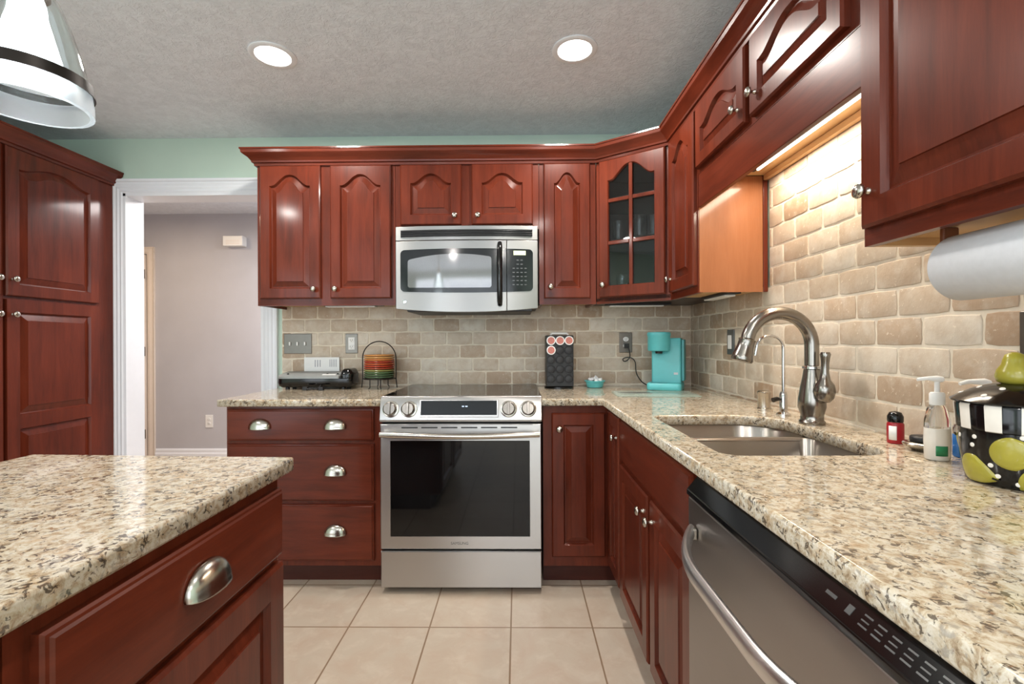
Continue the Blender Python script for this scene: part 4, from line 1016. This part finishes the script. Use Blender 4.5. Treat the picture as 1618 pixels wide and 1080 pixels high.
def pear_relief(ang, zc, tilt, s):
    mb = MB(); n, k = 32, 5; rr = []
    def shape(th):
        r = 1 + .0 * th
        x = math.cos(th); y = math.sin(th)
        w = .72 if x < 0 else .72 - .40 * x
        return x * (1.0 if x > 0 else .78), y * w
    for j in range(k):
        q_ = math.cos(.5 * PI * j / k); hgt = .0055 * math.sin(.5 * PI * j / k); ring = []
        for i in range(n):
            a, b = shape(2 * PI * i / n); a, b = a * q_ * s, b * q_ * s
            u = a * math.cos(tilt) - b * math.sin(tilt); v = a * math.sin(tilt) + b * math.cos(tilt)
            z = min(CT + .098, max(CT + .003, zc + v)); R0 = rb(z) + .0004 + hgt; th = ang + u / R0
            ring.append(Vector((qx + R0 * math.cos(th), qy + R0 * math.sin(th), z)))
        rr.append(ring)
    mb.rings(rr, cap0=False); o = mb.build('pear_relief', 'pear', t, angle=60)
    tip = Vector((math.cos(tilt), math.sin(tilt))) * s
    st = []
    for q_ in (.86, 1.1):
        u, v = tip.x * q_, tip.y * q_; z = min(CT + .098, max(CT + .003, zc + v)); R0 = rb(z) + .004; th = ang + u / R0; st.append(Vector((qx + R0 * math.cos(th), qy + R0 * math.sin(th), z)))
    MB().tube(st, .0018, 6).build('stem', 'iron', o)
view = math.atan2(-qy, -qx)
for da, dz, ti, s in ((-.02, .066, .10, .041), (-.82, .026, -.28, .039), (.50, .020, .55, .042), (1.15, .066, -.3, .040), (-2.05, .062, .5, .040), (2.1, .05, .2, .042), (-2.6, .05, -.3, .042), (3.1, .05, .2, .04)):
    pear_relief(view + da, CT + dz, ti, s)
for a, z in ((-.72, .088), (-.78, .072), (-.30, .022), (-.42, .040), (.06, .012), (.22, .022), (.42, .060), (.70, .085), (.95, .03), (-1.2, .03), (-1.2, .085), (.12, .096)):
    a += view; z += CT; R0 = rb(z) + .0002; c_ = Vector((qx + R0 * math.cos(a), qy + R0 * math.sin(a), z)); nn = Vector((math.cos(a), math.sin(a), 0)); ta = Vector((-math.sin(a), math.cos(a), 0))
    MB().lathe([(.0042, 0), (.0038, .0008), (.001, .0012)], lambda x, y, h: c_ + ta * x + Vector((0, 0, y)) + nn * h, 12).build('dot', 'cream', t, angle=50)
for k in range(14):
    a = 2 * PI * k / 14 + (.2 if k % 2 else 0); r_ = .073 if k % 2 else .050; z = CT + (.1660 if k % 2 else .1784)
    MB().lathe([(.0045, 0), (.004, .0010), (.001, .0014)], lambda x, y, h: Vector((qx + r_ * math.cos(a) + x, qy + r_ * math.sin(a) + y, z + h - .42 * ((math.cos(a) * x + math.sin(a) * y)))), 12).build('dot', 'cream', lid, angle=50)

# paper towel
t = thing('paper_towel_holder', 'under-cabinet paper towel holder bracket at the right', 'towel holder', (.84, .79, UB))
tx, tz, ty0, ty1 = .842, 1.313, .630, .906
for y in (ty0 - .022, ty1 + .012): 
    MB().box(tx - .016, tx + .016, y, y + .010, tz - .018, UB + .0155).build('bracket', 'towelcore', t, bevel=.004)
MB().tube([(tx, ty0 - .011, tz), (tx, ty1 + .011, tz)], .010, 14).build('rod', 'towelcore', t)
RY = lambda a, b, h: Vector((tx + a, h, tz + b))
t = thing('paper_towel_roll', 'white paper towel roll hanging under the near right cabinet', 'paper towel', (tx, (ty0 + ty1) / 2, tz - .062))
mb = MB(); seg = 48
mb.rings([[RY(r * math.cos(2 * PI * j / seg), r * math.sin(2 * PI * j / seg), h) for j in range(seg)] for r, h in ((.019, ty0), (.058, ty0), (.062, ty0 + .006), (.062, ty1 - .006), (.058, ty1), (.019, ty1))], loop=True); mb.build('roll', 'paper', t, angle=50)
mb = MB(); mb.rings([[RY(r * math.cos(2 * PI * j / 32), r * math.sin(2 * PI * j / 32), h) for j in range(32)] for r, h in ((.0165, ty0 + .001), (.0188, ty0 + .001), (.0188, ty1 - .001), (.0165, ty1 - .001))], loop=True); mb.build('core', 'towelcore', t, angle=50)

# ------------------------------------------------------------------ glassware inside the corner cabinet
GZ = 1.7275
g0 = None
GL = ['clear glass tumbler behind the left middle pane of the corner cabinet', 'clear glass mug behind the right middle pane of the corner cabinet', 'clear glass tumbler at the right edge of the corner cabinet middle shelf', 'stemmed glass behind the left bottom pane of the corner cabinet']
def tumbler(cx, cy, z, r, h, label, stem=False):
    if stem: pr = [(.030, z + .0005), (.030, z + .003), (.004, z + .008), (.004, z + .06), (.028, z + .075), (.034, z + .10), (.030, z + .13), (.028, z + .13), (.032, z + .10), (.026, z + .077), (.002, z + .066)]
    else: pr = [(r * .86, z + .0005), (r * .9, z + .004), (r, z + h), (r - .003, z + h), (r * .9 - .004, z + .010), (.002, z + .009)]
    return tag(MB().lathez(pr, cx, cy, 28).build('drinking_glass', 'glass', angle=50), label, 'glass', 'glassware in the corner cabinet')
gp = lambda u, n: DG(u, 0, -n)
for (u, n, r, h), lb, z in zip(((.100, .070, .036, .100), (.215, .070, .037, .112), (.290, .075, .032, .10), (.11, .09, .034, .12)), GL, (GZ, GZ, GZ, UB + .0305)):
    p = gp(u, n); tumbler(p.x, p.y, z, r, h, lb, z < 1.5)

# ------------------------------------------------------------------ ceiling lights
def downlight(x, y, label):
    t = thing('recessed_light', label, 'ceiling light', (x, y, CZ))
    fn = lambda a, b, h: Vector((x + a, y + b, CZ - h))
    MB().rings([[fn(r * math.cos(2 * PI * j / 40), r * math.sin(2 * PI * j / 40), h) for j in range(40)] for r, h in ((.098, .0005), (.098, .004), (.090, .008), (.074, .006), (.074, .0005))], loop=True).build('trim_ring', 'white', t, angle=40)
    MB().lathe([(.072, .0008), (.070, .003), (.02, .0045)], fn, 36).build('lamp', 'canlamp', t, angle=50)
    area_light('downlight_or_fill', (x, y, CZ - .012), (0, 0, 0), .13, .13, 17, (1.0, .94, .87), 'DISK')
downlight(-1.070, 2.045, 'round recessed ceiling light left of centre')
downlight(.252, 2.030, 'round recessed ceiling light right of centre')
for x, y, w_ in ((.25, .1, 8), (-2.2, .6, 14), (-1.07, -1.6, 24), (.25, -1.6, 24)):  # unseen fill lights without fixtures, added beside and behind the camera
    area_light('downlight_or_fill', (x, y, CZ - .012), (0, 0, 0), .13, .13, w_, (1.0, .95, .90), 'DISK')
# pendant over the island
pxp, pyp = -.845, .80
t = thing('pendant_light', 'glass bell pendant light with dark band above the island', 'pendant light', (pxp, pyp, CZ))
fn = lambda a, b, h: Vector((pxp + a, pyp + b, h))
MB().lathe([(.060, CZ - .0005), (.060, CZ - .012), (.045, CZ - .024), (.012, CZ - .028)], fn, 32).build('canopy', 'nickel', t, angle=50)
MB().tube([(pxp, pyp, CZ - .028), (pxp, pyp, 1.835)], .006, 10).build('rod', 'nickel', t)
MB().lathe([(.010, 1.834), (.026, 1.828), (.028, 1.795), (.030, 1.780)], fn, 28).build('socket', 'nickel', t, angle=50)
mb = MB(); pr = [(.030, 1.790), (.042, 1.775), (.057, 1.735), (.070, 1.690), (.079, 1.652), (.0835, 1.628)]
rr = pr + [(r - .003, z) for r, z in pr[::-1]]
mb.rings([[fn(r * math.cos(2 * PI * j / 48), r * math.sin(2 * PI * j / 48), z) for j in range(48)] for r, z in rr], loop=True); mb.build('outer_shade', 'glass', t, angle=60)
mb = MB(); mb.rings([[fn(r * math.cos(2 * PI * j / 48), r * math.sin(2 * PI * j / 48), z) for j in range(48)] for r, z in ((.0838, 1.6275), (.0866, 1.605), (.0872, 1.588), (.0800, 1.588), (.0800, 1.605), (.0790, 1.6275))], loop=True); mb.build('rim', 'frost', t, angle=60)
mb = MB(); mb.lathe([(.020, 1.7785), (.024, 1.765), (.026, 1.745), (.037, 1.700), (.046, 1.665), (.050, 1.642), (.048, 1.640)], fn, 40, cap0=False, cap1=True); mb.build('inner_diffuser', 'diffuser', t, angle=60)
mb = MB(); mb.rings([[fn(r * math.cos(2 * PI * j / 48), r * math.sin(2 * PI * j / 48), z) for j in range(48)] for r, z in ((.0840, 1.642), (.0862, 1.642), (.0885, 1.622), (.0866, 1.622))], loop=True); mb.build('band', 'iron', t, angle=40)
l = bpy.data.lights.new('pendant_bulb', 'POINT'); l.energy = 3.5; l.color = (.86, .94, 1.0); l.shadow_soft_size = .05
lo = bpy.data.objects.new('pendant_bulb', l); C.objects.link(lo); lo.location = (pxp, pyp, 1.56)

for o in bpy.data.objects:
    if '_w' in o: del o['_w']
